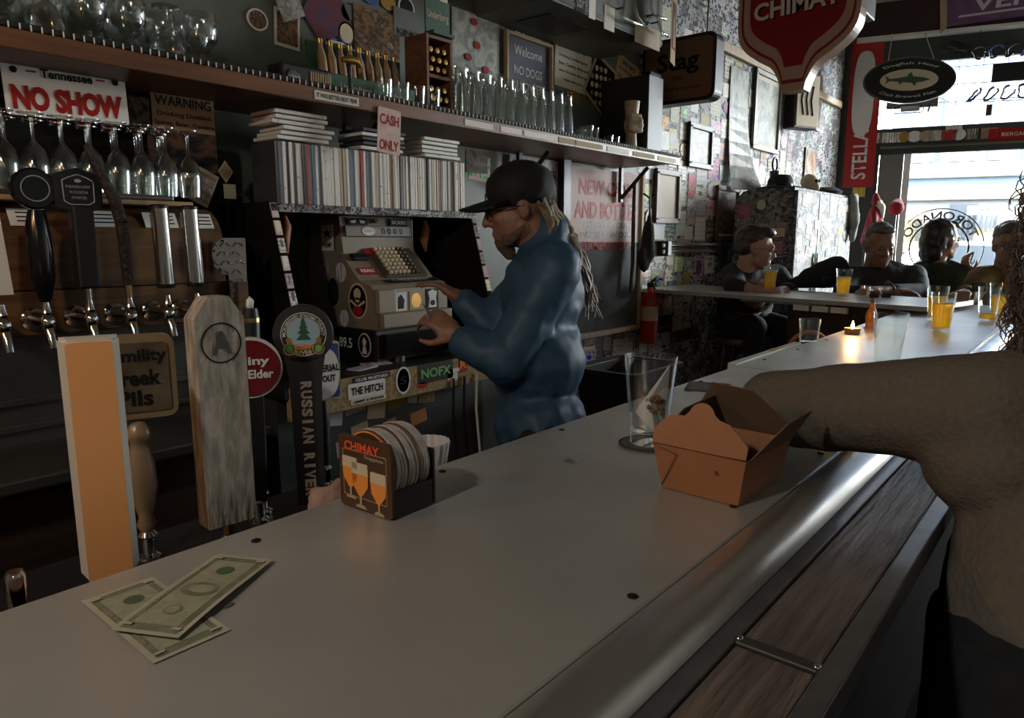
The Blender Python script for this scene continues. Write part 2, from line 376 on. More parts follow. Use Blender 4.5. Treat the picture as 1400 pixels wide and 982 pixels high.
# ---------------------------------------------------------------- the room shell
XL, YR, HC = -3.0, -3.2, 3.75
KX = 8.1; DF = V((.292, -.956, 0)).normalized(); NF = DF.cross(V((0, 0, 1)))     # front (window) wall: starts at the corner with the sticker wall, runs off at an angle
FRONT = frame((KX, WALL_Y, 0), DF, (0, 0, 1))
def atf(x, y, off=0.):                    # pixel -> (u, z) on the window wall, off metres in front of it
    d = _ray(x, y); o = V((0, 0, ZC)); p0 = V((KX, WALL_Y, 0)) + NF * off
    t = (p0 - o).dot(NF) / d.dot(NF); q = o + d * t - p0; return q.dot(DF), q.z
XE = KX + 6 * DF.x / -DF.y + .3
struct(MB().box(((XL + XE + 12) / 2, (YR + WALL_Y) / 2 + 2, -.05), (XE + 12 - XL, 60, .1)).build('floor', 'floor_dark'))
struct(MB().prism([(XL, YR), (KX + (WALL_Y - YR) * .305, YR), (KX, WALL_Y + .1), (XL, WALL_Y + .1)], HC, HC + .1).build('ceiling', 'ceiling_cream'))
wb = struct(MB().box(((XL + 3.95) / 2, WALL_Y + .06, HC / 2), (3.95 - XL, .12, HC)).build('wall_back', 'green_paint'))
ws = struct(MB().box(((3.95 + KX) / 2, WALL_Y + .06, HC / 2), (KX - 3.95, .12, HC)).build('wall_left', 'clutter_wall'))
struct(MB().box((XL - .06, (YR + WALL_Y) / 2, HC / 2), (.12, WALL_Y - YR, HC)).build('wall_rear', 'wall_cream'))
struct(MB().box(((XL + XE) / 2, YR - .06, HC / 2), (XE - XL, .12, HC)).build('wall_right', 'wall_cream'))
# window wall: sill wall, mullion band, head wall, left pier
u0, zt = atf(1197, 208); _, zb1 = atf(1197, 181); ut, ztt = atf(1200, 86); _, zh = atf(1204, 54)
UE = 5.9
wf = MB(FRONT)
wf.box((UE / 2, .35, -.06), (UE, .7, .12)).box((UE / 2, (zt + zb1) / 2, -.06), (UE, zb1 - zt, .12)).box((UE / 2, (ztt + HC) / 2, -.06), (UE, HC - ztt, .12))
wf.box((u0 / 2 - .15, (ztt + .7) / 2, -.06), (u0 + .3, ztt - .7, .12)).box((5.4, (ztt + .7) / 2, -.06), (1.0, ztt - .7, .12))
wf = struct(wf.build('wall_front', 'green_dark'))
um = 4.9; wmid = (u0 + um) / 2
wn = struct(MB(FRONT).box((wmid, (zt + .7) / 2, -.05), (um - u0, zt - .7, .006)).build('window_1', 'window_glass'))
fr = MB(FRONT)
for (a, b_, c_, d_) in ((u0, zt - .03, um, zt), (u0, .7, um, .74), (u0, .7, u0 + .04, zt), (um - .04, .7, um, zt)):
    fr.box(((a + c_) / 2, (b_ + d_) / 2, -.03), (c_ - a, d_ - b_, .07))
fr.build('window_frame', 'green_dark', wn)
ug, _ = atf(1229, 300)
MB(FRONT).box(((u0 + ug) / 2 + .02, (zt + .7) / 2, -.02), (ug - u0 - .05, zt - .76, .02)).build('side_panel', mat('grey_panel', (.19, .18, .165), (.15, .14, .13), scale=2), wn)
MB(FRONT).box((ug + .03, (zt + .7) / 2, -.02), (.06, zt - .76, .03)).build('jamb', 'white', wn)
wn2 = struct(MB(FRONT).box(((ut + um) / 2, (zb1 + ztt) / 2, -.05), (um - ut, ztt - zb1, .006)).build('window_2', 'window_glass'))
fr = MB(FRONT)
for (a, b_, c_, d_) in ((ut, ztt - .03, um, ztt), (ut, zb1, um, zb1 + .03), (ut, zb1, ut + .03, ztt)):
    fr.box(((a + c_) / 2, (b_ + d_) / 2, -.03), (c_ - a, d_ - b_, .06))
fr.build('window_frame', 'green_dark', wn2)
pr = math.atan2(-NF.y, -NF.x)
for (ua, ub, za, zb) in ((u0, um, .7, zt), (ut, um, zb1, ztt)):
    c_ = FRONT @ V(((ua + ub) / 2, (za + zb) / 2, -.16))
    portal(c_, (zb - za, ub - ua), (0, PI / 2, math.atan2(NF.y, NF.x) + PI))
struct(MB(FRONT).box((UE / 2 + .1, (zh + HC) / 2, .06), (UE, HC - zh, .12)).build('trim_1', 'maroon'))
struct(MB(FRONT).box((UE / 2 + .1, zh - .012, .075), (UE, .024, .15)).build('trim_2', 'white'))
struct(MB(FRONT).box((UE / 2 + .2, zb1 - (zb1 - zt) * .82, .02), (UE - .4, .02, .04)).build('trim_3', 'green_paint'))

# ---------------------------------------------------------------- the bar
BX0, BX1, BY0, BY1 = -1.6, 4.55, .30, .757
bar = thing('bar_counter', 'long stainless bar counter with a rolled front edge', 'bar counter')
SEAM = 1.86
for a, b_ in ((BX0, SEAM - .001), (SEAM + .001, BX1)):
    MB().rbox(((a + b_) / 2, (BY0 + BY1) / 2, BAR_Z - .02), (b_ - a, BY1 - BY0, .04), .004).build('counter_top', 'steel_top', bar)
pts = []
for k in range(13):                         # rolled front edge: a soft hump dropping to the rail
    a = PI * .93 - PI * .95 * k / 12; pts.append((.270 + .034 * math.cos(a), 1.048 + .032 * math.sin(a) + .004))
pts = [(.302, 1.0495)] + pts + [(.240, 1.0), (.30, 1.0)]
MB().prism([(p[0], p[1]) for p in pts], BX0, BX1, Matrix(((0, 0, 1, 0), (1, 0, 0, 0), (0, 1, 0, 0), (0, 0, 0, 1)))).build('rolled_edge', 'steel_roll', bar, 40)
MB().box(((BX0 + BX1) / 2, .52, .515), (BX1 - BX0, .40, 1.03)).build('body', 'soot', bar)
for (px_, py_) in ((350, 740), (865, 816), (605, 645), (768, 588), (958, 522), (1122, 620), (1003, 693), (1045, 492), (1091, 478), (1130, 465)):
    q = atz(px_, py_); MB().lathe([(0, 0), (.0055, 0), (.0055, .0012), (.004, .002), (0, .0021)], 12).build('screw', 'black', bar, 40, (q.x, min(q.y, BY1 - .012), BAR_Z))
rail = thing('drink_rail', 'narrow dark plank ledge in a metal frame along the bar front', 'ledge')
RZ = 1.058
MB().rbox(((BX0 + BX1) / 2, .2295, RZ - .015), (BX1 - BX0, .021, .03), .002).build('frame_rail', 'rail_metal', rail)
MB().rbox(((BX0 + BX1) / 2, .1375, RZ - .015), (BX1 - BX0, .021, .03), .002).build('frame_rail', 'rail_metal', rail)
MB().box(((BX0 + BX1) / 2, .22, 1.02), (BX1 - BX0, .13, .02)).build('underside', 'black', rail)
xs = [-1.2, -.35, .578, 1.47, 2.3, 3.2, 4.1]
ends = [BX0] + xs + [BX1]
for i in range(len(ends) - 1):
    a, b_ = ends[i] + .008, ends[i + 1] - .008
    MB().rbox(((a + b_) / 2, .1835, RZ - .014), (b_ - a, .069, .022), .003).build('plank', 'plank', rail)
for x in xs:
    MB().rbox((x, .1835, RZ - .009), (.014, .072, .018), .002).build('cross_bar', 'steel_dark', rail)
    for y in (.150, .217): MB().ball((x, y, RZ), (.005, .004, .002), sub=1).build('weld', 'chrome', rail, 60)
for x in (.86, 1.0, 1.36):
    MB().rbox((x, .2445, RZ - .004), (.028, .010, .02), .004).build('clip', 'black', rail, 40)
for x in (-.9, .2, 1.1, 2.0, 3.0, 4.0):
    MB().tube([(x, .16, 1.015), (x, .32, .82)], .012, 6).build('bracket', 'black', rail)
# cross counter at the far end
CZ = 1.11
a, b_ = atz(916, 397, CZ), atz(1268, 420, CZ)
dirc = (a - b_).normalized(); nrm = V((dirc.y, -dirc.x, 0)); nrm = nrm if nrm.x > 0 else -nrm
a = a + dirc * ((WALL_Y - .02 - a.y) / dirc.y)
dep = .60
c_, d_ = b_ + nrm * dep, a + nrm * dep; d_ = d_ + dirc * ((WALL_Y - .02 - d_.y) / dirc.y)
cc = thing('cross_counter', 'steel counter crossing to the sticker wall where the men sit', 'counter')
poly = [(p.x, p.y) for p in (a, b_, c_, d_)]
MB().prism(poly, CZ - .022, CZ).build('counter_top', 'steel_top', cc)
i1 = b_ + dirc * ((.775 - b_.y) / dirc.y) + nrm * .05; i2 = atz(1072, 407, CZ) + nrm * .05
MB().prism([(p.x, p.y) for p in (i1, i2, i2 + nrm * .06, i1 + nrm * .06)], .02, CZ - .023).build('front_panel', 'dark_wood', cc)
ci, cj = b_ + nrm * .03 + dirc * .5, b_ + nrm * .03 + dirc * 1.0
MB().prism([(p.x, p.y) for p in (ci, cj, cj + nrm * .02, ci + nrm * .02)], CZ - .037, CZ - .023).build('trim_strip', 'steel', cc)
CC = dict(a=a, b=b_, n=nrm, d=dirc)
# ---------------------------------------------------------------- the street outside
OFF = 11.0
def atb(x, y): return atf(x, y, -OFF)
FAC = frame(V((KX, WALL_Y, 0)) - NF * OFF, DF, (0, 0, 1))
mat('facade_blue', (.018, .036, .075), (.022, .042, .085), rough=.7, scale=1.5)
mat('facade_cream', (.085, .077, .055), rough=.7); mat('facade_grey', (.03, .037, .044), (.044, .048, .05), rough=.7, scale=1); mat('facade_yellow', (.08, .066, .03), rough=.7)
mat('pane', (.012, .015, .02), (.02, .025, .03), rough=.15, scale=.6); mat('road', (.06, .06, .06), rough=.9)
fb = thing('building', 'blue townhouse with cream trim across the street', 'building', FAC)
bu0, bz1 = atb(1233, 236); bu1, _ = atb(1420, 250); bz2 = atb(1300, 266)[1]
UA, UB = bu0 - .2, bu1 + 7
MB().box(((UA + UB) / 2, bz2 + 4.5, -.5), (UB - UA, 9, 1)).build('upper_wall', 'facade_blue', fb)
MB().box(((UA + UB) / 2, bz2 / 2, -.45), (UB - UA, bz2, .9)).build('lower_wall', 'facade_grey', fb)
MB().rbox(((UA + UB) / 2, bz1, .08), (UB - UA, .34, .3), .05).build('cornice', 'facade_cream', fb)
MB().rbox(((UA + UB) / 2, bz2, .08), (UB - UA, .28, .3), .05).build('cornice', 'facade_cream', fb)
for (xa, xb) in ((1247, 1275), (1284, 1332), (1350, 1378), (1397, 1440), (1458, 1490)):
    ua, _ = atb(xa, 222); ub, _ = atb(xb, 222); zz0 = bz1 + .2
    wnd = MB().box(((ua + ub) / 2, zz0 + .95, .05), (ub - ua, 1.9, .1)).build('window', 'facade_cream', fb)
    MB().box(((ua + ub) / 2, zz0 + .93, .09), ((ub - ua) * .72, 1.6, .06)).build('pane', 'pane', wnd)
    MB().box(((ua + ub) / 2, zz0 + .95, .13), ((ub - ua) * .76, .06, .04)).build('sash_bar', 'white', wnd)
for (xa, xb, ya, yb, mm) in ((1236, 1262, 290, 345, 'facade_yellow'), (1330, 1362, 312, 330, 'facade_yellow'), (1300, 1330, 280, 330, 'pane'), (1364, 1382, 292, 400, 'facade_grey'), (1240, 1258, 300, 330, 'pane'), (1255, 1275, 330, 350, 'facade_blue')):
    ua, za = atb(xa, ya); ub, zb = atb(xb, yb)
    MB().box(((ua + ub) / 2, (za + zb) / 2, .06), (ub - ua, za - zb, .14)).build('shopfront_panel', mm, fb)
for k in range(9):
    ua, za = atb(1312 + k * 7, 292); _, zb = atb(1312, 318)
    MB().box((ua, (za + zb) / 2, .25), (.04, za - zb, .04)).build('railing_bar', 'pane', fb)
ua, za = atb(1255, 345); ub, zb = atb(1345, 372)
cr = thing('parked_car', 'white car parked across the street behind the window', 'car', FAC @ Matrix.Translation(((ua + ub) / 2, 0, 3.2)))
MB().prism([(-2.1, .25), (2.1, .25), (2.15, .75), (1.5, .85), (.9, 1.4), (-.9, 1.42), (-1.5, .9), (-2.15, .8)], -.85, .85).build('body', 'white_gloss', cr)
MB().prism([(1.35, .88), (.85, 1.33), (-.85, 1.35), (-1.3, .92)], -.87, .87).build('side_window', 'pane', cr)
for x in (-1.3, 1.3): MB().lathe([(0, -.9), (.32, -.9), (.32, .9), (0, .9)], 20, Matrix.Translation((x, .32, 0))).build('wheel', 'black', cr, 40)
rd = MB(FRONT).box((3, -.04, -8), (60, .06, 15.5)).build('road', 'road'); struct(rd)

# ---------------------------------------------------------------- upper shelf along the wall
SZ, SY = 1.872, 1.90
sh = thing('wall_shelf', 'long brown wooden shelf with a black studded edge above the taps', 'shelf')
MB().rbox((1.75, (SY + WALL_Y) / 2, SZ - .0175), (3.9, WALL_Y - SY, .035), .003).build('board', 'shelf_wood', sh)
MB().rbox((1.75, SY - .008, SZ - .022), (3.9, .016, .044), .003).build('front_board', 'shelf_wood', sh)
MB().box((1.75, SY + .012, SZ + .006), (3.9, .07, .012)).build('rubber_mat', 'black_rubber', sh)
st = MB()
for i in range(178):
    st.box((-.1 + i * .0213, SY - .0245, SZ + .003), (.0028, .002, .013))
o = st.build('mat_studs', 'white', sh); o['kind'] = 'stuff'
for x, l_ in ((1.70, .0), (2.72, .0), (3.66, .0)):
    b_ = MB().rbox((x, WALL_Y - .065, SZ - .135), (.03, .02, .20), .003).build('bracket', 'black', sh)
    MB().tube([(x, WALL_Y - .07, SZ - .21), (x, WALL_Y - .24, SZ - .045)], .011, 6).build('brace', 'black', b_)
# bumper sticker strips on the shelf front
def strip(x, w_, s, mt='paper', ink='ink', h=.026):
    t = MB().box((x, SY - .0175, SZ - .024), (w_, .002, h)).build('strip_sticker', mt, sh)
    if s: text(s, onwall(x, SZ - .024, SY - .0186), ink, t, w_ * .92, h * .55, bold=.02)
strip(1.40, .165, 'IT WAS BETTER NEXT YEAR')
for x, w_ in ((2.05, .16), (2.24, .13), (2.42, .2), (2.62, .12), (2.8, .22), (3.05, .2), (3.3, .22), (3.55, .2)): strip(x, w_, '', random.choice(['cream', 'tan', 'sticker1', 'sticker4']), h=.022)
cs = thing('cash_sign', 'small red and white cash only card hanging from the shelf edge', 'sign', onwall(1.60, SZ - .10, SY - .022, R(-4)))
MB().prism(rrect(.098, .145, .008), 0, .002).build('card', mat('card_pink', (.62, .42, .36), (.5, .3, .26), scale=30), cs)
text('CASH', Matrix.Translation((0, .036, .0022)), 'red_ink', cs, .082, .034, bold=.03)
text('ONLY', Matrix.Translation((0, -.046, .0022)), 'red_ink', cs, .082, .034, bold=.03)

# ---------------------------------------------------------------- draft cabinet with the far row of taps
TY = 1.90
tc = thing('tap_cabinet', 'dark wooden draft cabinet with a curved hood below the wine glasses', 'cabinet')
prof = [(2.28, 1.50), (1.99, 1.50), (1.955, 1.492), (1.925, 1.472), (1.905, 1.445), (1.896, 1.41), (1.896, 1.30), (2.28, 1.30)]
YZ = lambda x: Matrix(((0, 0, 1, x), (1, 0, 0, 0), (0, 1, 0, 0), (0, 0, 0, 1)))
MB().prism(prof, -.6, 1.005, YZ(0)).build('hood', 'tap_wood', tc, 30)
MB().rbox((.17, 2.06, 1.5075), (1.50, .36, .012), .003).build('ledge', 'pale_wood', tc)
MB().rbox((.15, 2.07, 1.5215), (1.46, .34, .014), .004).build('glass_mat', 'steel_dark', tc)
MB().rbox((.2, 1.925, 1.245), (1.62, .05, .105), .004).build('tap_board', 'tap_wood', tc)
MB().box((.18, 1.955, .98), (1.60, .02, .42)).build('backsplash', 'steel_dark', tc)
for z in (1.035, .972): MB().rbox((.18, 1.94, z), (1.58, .018, .018), .003).build('splash_trim', 'steel_dark', tc)
MB().rbox((.18, 1.80, .915), (1.6, .30, .03), .006).build('drip_tray', 'steel_dark', tc)
MB().box((.18, 2.0, .45), (1.62, .5, .90)).build('base', 'dark_wood', tc)
MB().box((.35, 2.20, 1.68), (1.62, .02, .31)).build('backboard', 'soot', tc)
for x, w_ in ((.545, .075), (.70, .07), (.845, .085), (.955, .06)):
    m_ = frame((x, 1.918, 1.462), (1, 0, 0), (0, .5, .87))
    lb = MB(m_).box((0, 0, .006), (w_, .045, .001)).build('paper_label', 'white', tc)
    for k in range(3): MB(m_).box((.004, .012 - k * .011, .0068), (w_ * .7, .0035, .0006)).build('print_line', 'ink', lb)
dp = MB(onwall(0, 0, 1.865)).prism([(.965, 1.408), (.985, 1.42), (1.052, 1.42), (1.048, 1.242), (.998, 1.244), (.996, 1.318), (.972, 1.325), (.955, 1.345), (.952, 1.385)], 0, .004).build('tread_plate', 'tread', tc)
dp['label'] = 'diamond tread steel plate'
for i in range(7):
    for j in range(5):
        x, z = .962 + j * .019 + (i % 2) * .0095, 1.252 + i * .025
        if (x < 1.0 and z < 1.325) or x > 1.043 or z > 1.412: continue
        m_ = onwall(x, z, 1.861) @ Matrix.Rotation(R(45 if (i + j) % 2 else -45), 4, 'Z')
        MB(m_).ball((0, 0, 0), (.0105, .0022, .003), sub=1).build('tread_bar', 'steel', dp, 60)
for (x, z) in ((.985, 1.412), (.958, 1.385), (.972, 1.335), (1.003, 1.30), (1.008, 1.255)): MB().ball((x, 1.86, z), .0035, sub=1).build('rivet', 'black', dp, 60)
MB().box((1.03, 2.0, 1.22), (.03, .3, .16)).build('end_block', 'tap_wood', tc)

def faucet(root, x, y, z, ln=.09):
    m_ = Matrix.Translation((x, y, z)) @ Matrix.Rotation(R(90), 4, 'X')
    MB(m_).lathe([(.026, 0), (.026, .006), (.018, .012), (.013, .02), (.013, ln), (0, ln)], 20).build('shank', 'chrome', root, 35)
    yy = y - ln
    MB(Matrix.Translation((x, yy, z))).lathe([(0, -.028), (.010, -.026), (.0135, -.012), (.016, 0), (.013, .010), (.0085, .016), (.011, .022), (.0085, .03), (.006, .045), (0, .046)], 16).build('faucet_body', 'chrome', root, 35)
    MB().tube([(x, yy, z - .01), (x, yy - .012, z - .03), (x, yy - .022, z - .058)], [.011, .010, .0085], 12).build('spout', 'chrome', root, 40)
    return V((x, yy, z + .046))
def tapthing(label, x, z=1.232, y=1.897, ln=.10, grp='far row of beer taps on the cabinet'):
    t = thing('beer_tap', label, 'beer tap', None, grp); return t, faucet(t, x, y, z, ln)
def lean(p, tl=0., fw_=0.): return Matrix.Translation(p) @ Matrix.Rotation(tl, 4, 'Y') @ Matrix.Rotation(fw_, 4, 'X')
TXS = [aty(q, 415, 1.80).x for q in (62, 122, 177, 229, 269)]
# 1 disc, 2 plaque, 3 branch, 4-5 steel cylinders, 0 white
t, p = tapthing('far tap with a glossy black handle topped by a round black badge', TXS[0])
m_ = lean(p); MB(m_).lathe([(.010, 0), (.014, .01), (.024, .05), (.026, .12), (.022, .17), (.015, .20)], 20).build('handle', 'black_gloss', t, 40)
q = p + V((0, 0, .245)); MB(onwall(q.x, q.z, q.y)).lathe([(0, -.012), (.040, -.012), (.044, -.006), (.044, .006), (.040, .012), (0, .012)], 36).build('badge', 'black_gloss', t, 30)
MB(onwall(q.x, q.z, q.y - .0125)).ring(ell(.028, .028, 36), ell(.0255, .0255, 36), 0, .001).build('badge_ring', 'steel', t)
t, p = tapthing('far tap with a square black wooden shaft and a pointed plaque of silver print', TXS[1])
MB(lean(p)).lathe([(.008, 0), (.008, .03)], 12).build('ferrule', 'steel', t, 40)
MB(lean(p)).rbox((0, 0, .12), (.046, .034, .19), .006).build('handle', 'black', t)
q = p + V((-.005, 0, .245)); pl = onwall(q.x, q.z, q.y)
PQ = [(-.048, -.034), (-.03, -.044), (.03, -.044), (.048, -.034), (.05, .03), (.03, .04), (0, .05), (-.03, .04), (-.05, .03)]
MB(pl).prism(PQ, -.014, .014).build('plaque', 'black', t)
IN = [(x * .66, y * .72) for x, y in PQ]; IN2 = [(x * .61, y * .68) for x, y in PQ]
MB(pl).ring(IN, IN2, .014, .0148).build('plaque_border', 'steel', t)
MB(pl).prism(ell(.007, .004, 16, (0, .021)), .014, .0148).build('plaque_emblem', 'steel', t)
for k, (s, ww) in enumerate((('REISSDORF', .05), ('KOLSCH', .036), ('IMPORTED', .03))): text(s, pl @ Matrix.Translation((0, .008 - k * .012, .0145)), 'steel', t, ww, .006)
t, p = tapthing('far tap whose handle is a long crooked dark branch', TXS[2])
MB(lean(p)).lathe([(.008, 0), (.009, .035)], 12).build('ferrule', 'brass', t, 40)
br = [p + V((0, 0, .03)), p + V((-.004, -.01, .10)), p + V((-.014, -.03, .17)), p + V((-.028, -.035, .23)), p + V((-.052, -.03, .29)), p + V((-.07, -.02, .345))]
MB().tube(br, [.011, .013, .014, .0135, .011, .007], 10).build('handle', mat('bark', (.03, .02, .014), (.012, .008, .006), scale=20, bump=.8, bscale=60, rough=.6), t, 60)
for k, x in enumerate(TXS[3:]):
    t, p = tapthing(('far tap with a brushed steel cylinder handle beside the crooked branch', 'far tap with a brushed steel cylinder handle nearest the tread plate')[k], x)
    m_ = lean(p, R(-1)); MB(m_).lathe([(.0, .018), (.02, .018), (.022, .022), (.022, .028), (0, .028)], 24).build('lower_cap', 'black', t, 30)
    MB(m_).lathe([(.021, .028), (.021, .212)], 28, cap=False).build('handle', 'steel', t, 30)
    MB(m_).lathe([(0, .212), (.022, .212), (.022, .219), (.019, .222), (0, .222)], 24).build('upper_cap', 'black', t, 30)
t, p = tapthing('far tap with a tapered white paddle handle at the far left', aty(4, 440, 1.80).x)
MB(lean(p)).prism([(-.022, .02), (.022, .02), (.012, .20), (-.012, .20)], -.012, .012, Matrix.Rotation(R(90), 4, 'X')).build('handle', 'white', t)

# ---------------------------------------------------------------- glassware
GL = {}
def glass_proto(kind):
    if kind == 'wine': pr_ = [(.028, 0), (.028, .002), (.011, .005), (.004, .012), (.0035, .06), (.009, .07), (.022, .085), (.0285, .108), (.0295, .13), (.026, .175), (.025, .175), (.0282, .13), (.0272, .109), (.020, .087), (0, .073)]
    elif kind == 'goblet': pr_ = [(.036, 0), (.036, .003), (.01, .007), (.006, .014), (.007, .05), (.018, .06), (.040, .085), (.046, .12), (.042, .155), (.0405, .155), (.0445, .12), (.038, .087), (0, .064)]
    elif kind == 'tall': pr_ = [(.027, 0), (.028, .008), (.023, .015), (.025, .065), (.030, .14), (.033, .21), (.0318, .21), (.0285, .14), (.0235, .065), (0, .018)]
    elif kind == 'pint': pr_ = [(.030, 0), (.031, .004), (.0365, .07), (.0435, .149), (.0415, .149), (.0345, .07), (.0285, .014), (0, .012)]
    elif kind == 'tumbler': pr_ = [(.026, 0), (.029, .004), (.034, .085), (.0325, .085), (.027, .010), (0, .009)]
    elif kind == 'shot': pr_ = [(.017, 0), (.024, .06), (.022, .06), (.016, .012), (0, .012)]
    return pr_
def glass(kind, name, x, y, z, label, grp, flip=False, cat='glass', m='glassware', seg=20, par=None):
    if m == 'glassware' and kind in ('wine', 'goblet', 'tall'): m = 'shelf_glass'
    k = (kind, flip, m, seg)
    if k not in GL:
        pr_ = glass_proto(kind); h = max(q[1] for q in pr_)
        b = MB().lathe(pr_, seg, Matrix.Translation((0, 0, h)) @ Matrix.Rotation(PI, 4, 'X') if flip else None, cap=False)
        o = b.build(name, m, par, 25 if kind in ('tumbler', 'shot') else 40); GL[k] = o
    else:
        o = GL[k].copy(); o.name = name; col.objects.link(o); o.parent = par
    o.location = (x, y, z); o.rotation_euler = (0, 0, random.random() * 6)
    if label: tag(o, label, cat, grp)
    return o
LEDGE = 1.5295
ORD = ['first', 'second', 'third', 'fourth', 'fifth', 'sixth', 'seventh', 'eighth', 'ninth', 'tenth', 'eleventh']
ROW = ['front row', 'second row', 'third row', 'back row']
for r_, y in enumerate((1.94, 2.005, 2.07)):
    k = 0
    for i in range(10):
        x = .40 + i * .0605 + r_ * .02
        if x > .95: continue
        glass('wine', 'wine_glass', x, y, LEDGE, 'stemmed wine glass upside down on the ledge, %s, %s from left' % (ROW[r_], ORD[k]), 'wine glasses upside down on the ledge', flip=True); k += 1
for r_, y in enumerate((1.985, 2.085, 2.185)):
    k = 0
    for i in range(9):
        x = .36 + i * .0955 + r_ * .03
        if x > 1.12: continue
        glass('goblet', 'goblet', x, y, SZ, 'clear goblet at the left end of the upper shelf, %s, %s from left' % (ROW[r_], ORD[k]), 'goblets on the upper shelf', flip=(i + r_) % 3 == 0); k += 1
for r_, y in enumerate((1.985, 2.055, 2.125)):
    k = 0
    for i in range(11):
        x = 2.06 + i * .070 + r_ * .03
        if x > 2.82: continue
        glass('tall', 'beer_glass', x, y, SZ, 'tall clear beer glass upside down on the shelf, %s, %s from left' % (ROW[r_], ORD[k]), 'tall beer glasses on the upper shelf', flip=True); k += 1
for k, (x, y) in enumerate(((1.655, 1.965), (1.735, 1.968), (1.808, 1.965), (1.70, 2.035), (1.882, 1.965))):
    glass('tumbler', 'tumbler', x, y, SZ, 'short clear tumbler before the bottle display, ' + ('leftmost', 'second of the front ones', 'third of the front ones', 'standing behind the others', 'rightmost by the bottle rack')[k], 'tumblers before the display')
for k, (x, y) in enumerate(((2.92, 1.98), (3.0, 2.0), (3.0, 2.08))):
    glass('tumbler', 'tumbler', x, y, SZ, ('short clear tumbler beside the tall glasses on the shelf', 'short clear tumbler in front, nearest the fist figure', 'short clear tumbler behind another, nearest the fist figure')[k], None)
for k, x in enumerate((3.10, 3.16)): glass('shot', 'shot_glass', x, 1.97, SZ, ('shot glass next to the tumblers on the shelf', 'shot glass at the right, by the fist figure')[k], None)

# ---------------------------------------------------------------- back bar, disc shelf, cash register
bb = thing('back_bar', 'back bar counter with a chipboard edge covered in stickers', 'counter')
MB().rbox((1.55, 2.02, .98), (.95, .55, .035), .004).build('counter_top', 'black', bb)
eb = MB().rbox((1.555, 1.752, .947), (.93, .02, .10), .003).build('edge_board', 'chip_board', bb)
MB().box((1.55, 2.06, .48), (.90, .46, .96)).build('body', 'green_dark', bb)
def edge_st(x, w_, h, s, base, ink, z=.955, shape=None):
    o = MB(onwall(x, z, 1.7415)).prism(shape or rrect(w_, h, .006), 0, .0015).build('sticker', base, eb)
    if s: text(s, onwall(x, z, 1.7395), ink, o, w_ * .86, h * .5, bold=.03)
edge_st(1.365, .145, .05, 'THE HITCH', 'white', 'ink', .952); edge_st(1.385, .15, .018, 'CLUB MUSTARD', 'black', 'white', .986); edge_st(1.37, .14, .016, 'LEMMY & FRIENDS', 'paper', 'ink', .918)
edge_st(1.515, .062, .09, '', 'white', 'ink', .957, ell(.032, .046)); edge_st(1.515, .05, .07, '', 'ink', 'white', .957, ell(.026, .039)); edge_st(1.515, .034, .055, 'S', 'white', 'ink', .957, ell(.019, .031))
edge_st(1.665, .165, .066, 'NOFX', 'black', 'bright_green', .965)
edge_st(1.60, .04, .022, '', 'red', 'ink', .928, ell(.024, .011)); edge_st(1.745, .05, .03, '', 'sticker4', 'ink', .935); edge_st(1.80, .04, .055, 'R', 'red', 'orange', .972); edge_st(1.745, .08, .014, '', 'white', 'ink', .957)
for (x, z) in ((1.30, .86), (1.38, .88), (1.47, .85), (1.56, .87), (1.63, .875), (1.70, .86), (1.40, .79), (1.53, .78), (1.66, .79), (1.33, .75)):
    MB(onwall(x, z, 1.83, random.uniform(-.2, .2))).box((0, 0, 0), (random.uniform(.05, .09), random.uniform(.04, .07), .003)).build('sticker', random.choice(STK + ['tan', 'chip_board']), bb)
pk = thing('napkin_box', 'small red card box with crumpled paper on the back bar edge', 'box', onfloor(1.875, 1.79, .9975, .1))
MB().rbox((0, 0, .03), (.085, .06, .06), .002).build('body', 'red', pk); b = MB()
for k in range(7): b.ball((random.uniform(-.035, .035), random.uniform(-.02, .02), .064), (.014, .012, .012), sub=1)
b.build('paper', 'white', pk, 50); text('NAPKINS', frame((0, -.0305, .035), (1, 0, 0), (0, 0, 1)), 'ink', pk, .06, .014)
tape = tag(MB(onfloor(1.60, 1.86, .998)).lathe([(.012, 0), (.022, 0), (.022, .018), (.012, .018)], 20).build('tape_roll', 'steel_dark', None, 30), 'small grey roll lying on the black back bar', 'roll')
for k, (x, y, a_) in enumerate(((1.42, 1.83, .2), (1.50, 1.86, -.3))):
    tag(MB(onfloor(x, y, .9985, a_)).rbox((0, 0, .003), (.10, .05, .006), .002).build('order_pad', 'sticker2'), ('dark printed card lying left on the back bar', 'dark printed card lying nearer the register drawer')[k], 'card')
# cords hanging below
for k, x in enumerate((1.745, 1.80, 1.865)):
    tag(MB().tube([(x, 1.735, .93), (x - .01, 1.73, .8), (x + .01, 1.73, .62), (x, 1.735, .4), (x - .005, 1.74, .02)], .005, 6).build('cord', 'black' if k < 2 else 'white', None, 60),
        ('black cord hanging below the band sticker', 'black cord hanging below the red letter sticker', 'pale cord hanging by the bartender below the red box')[k], 'cord')
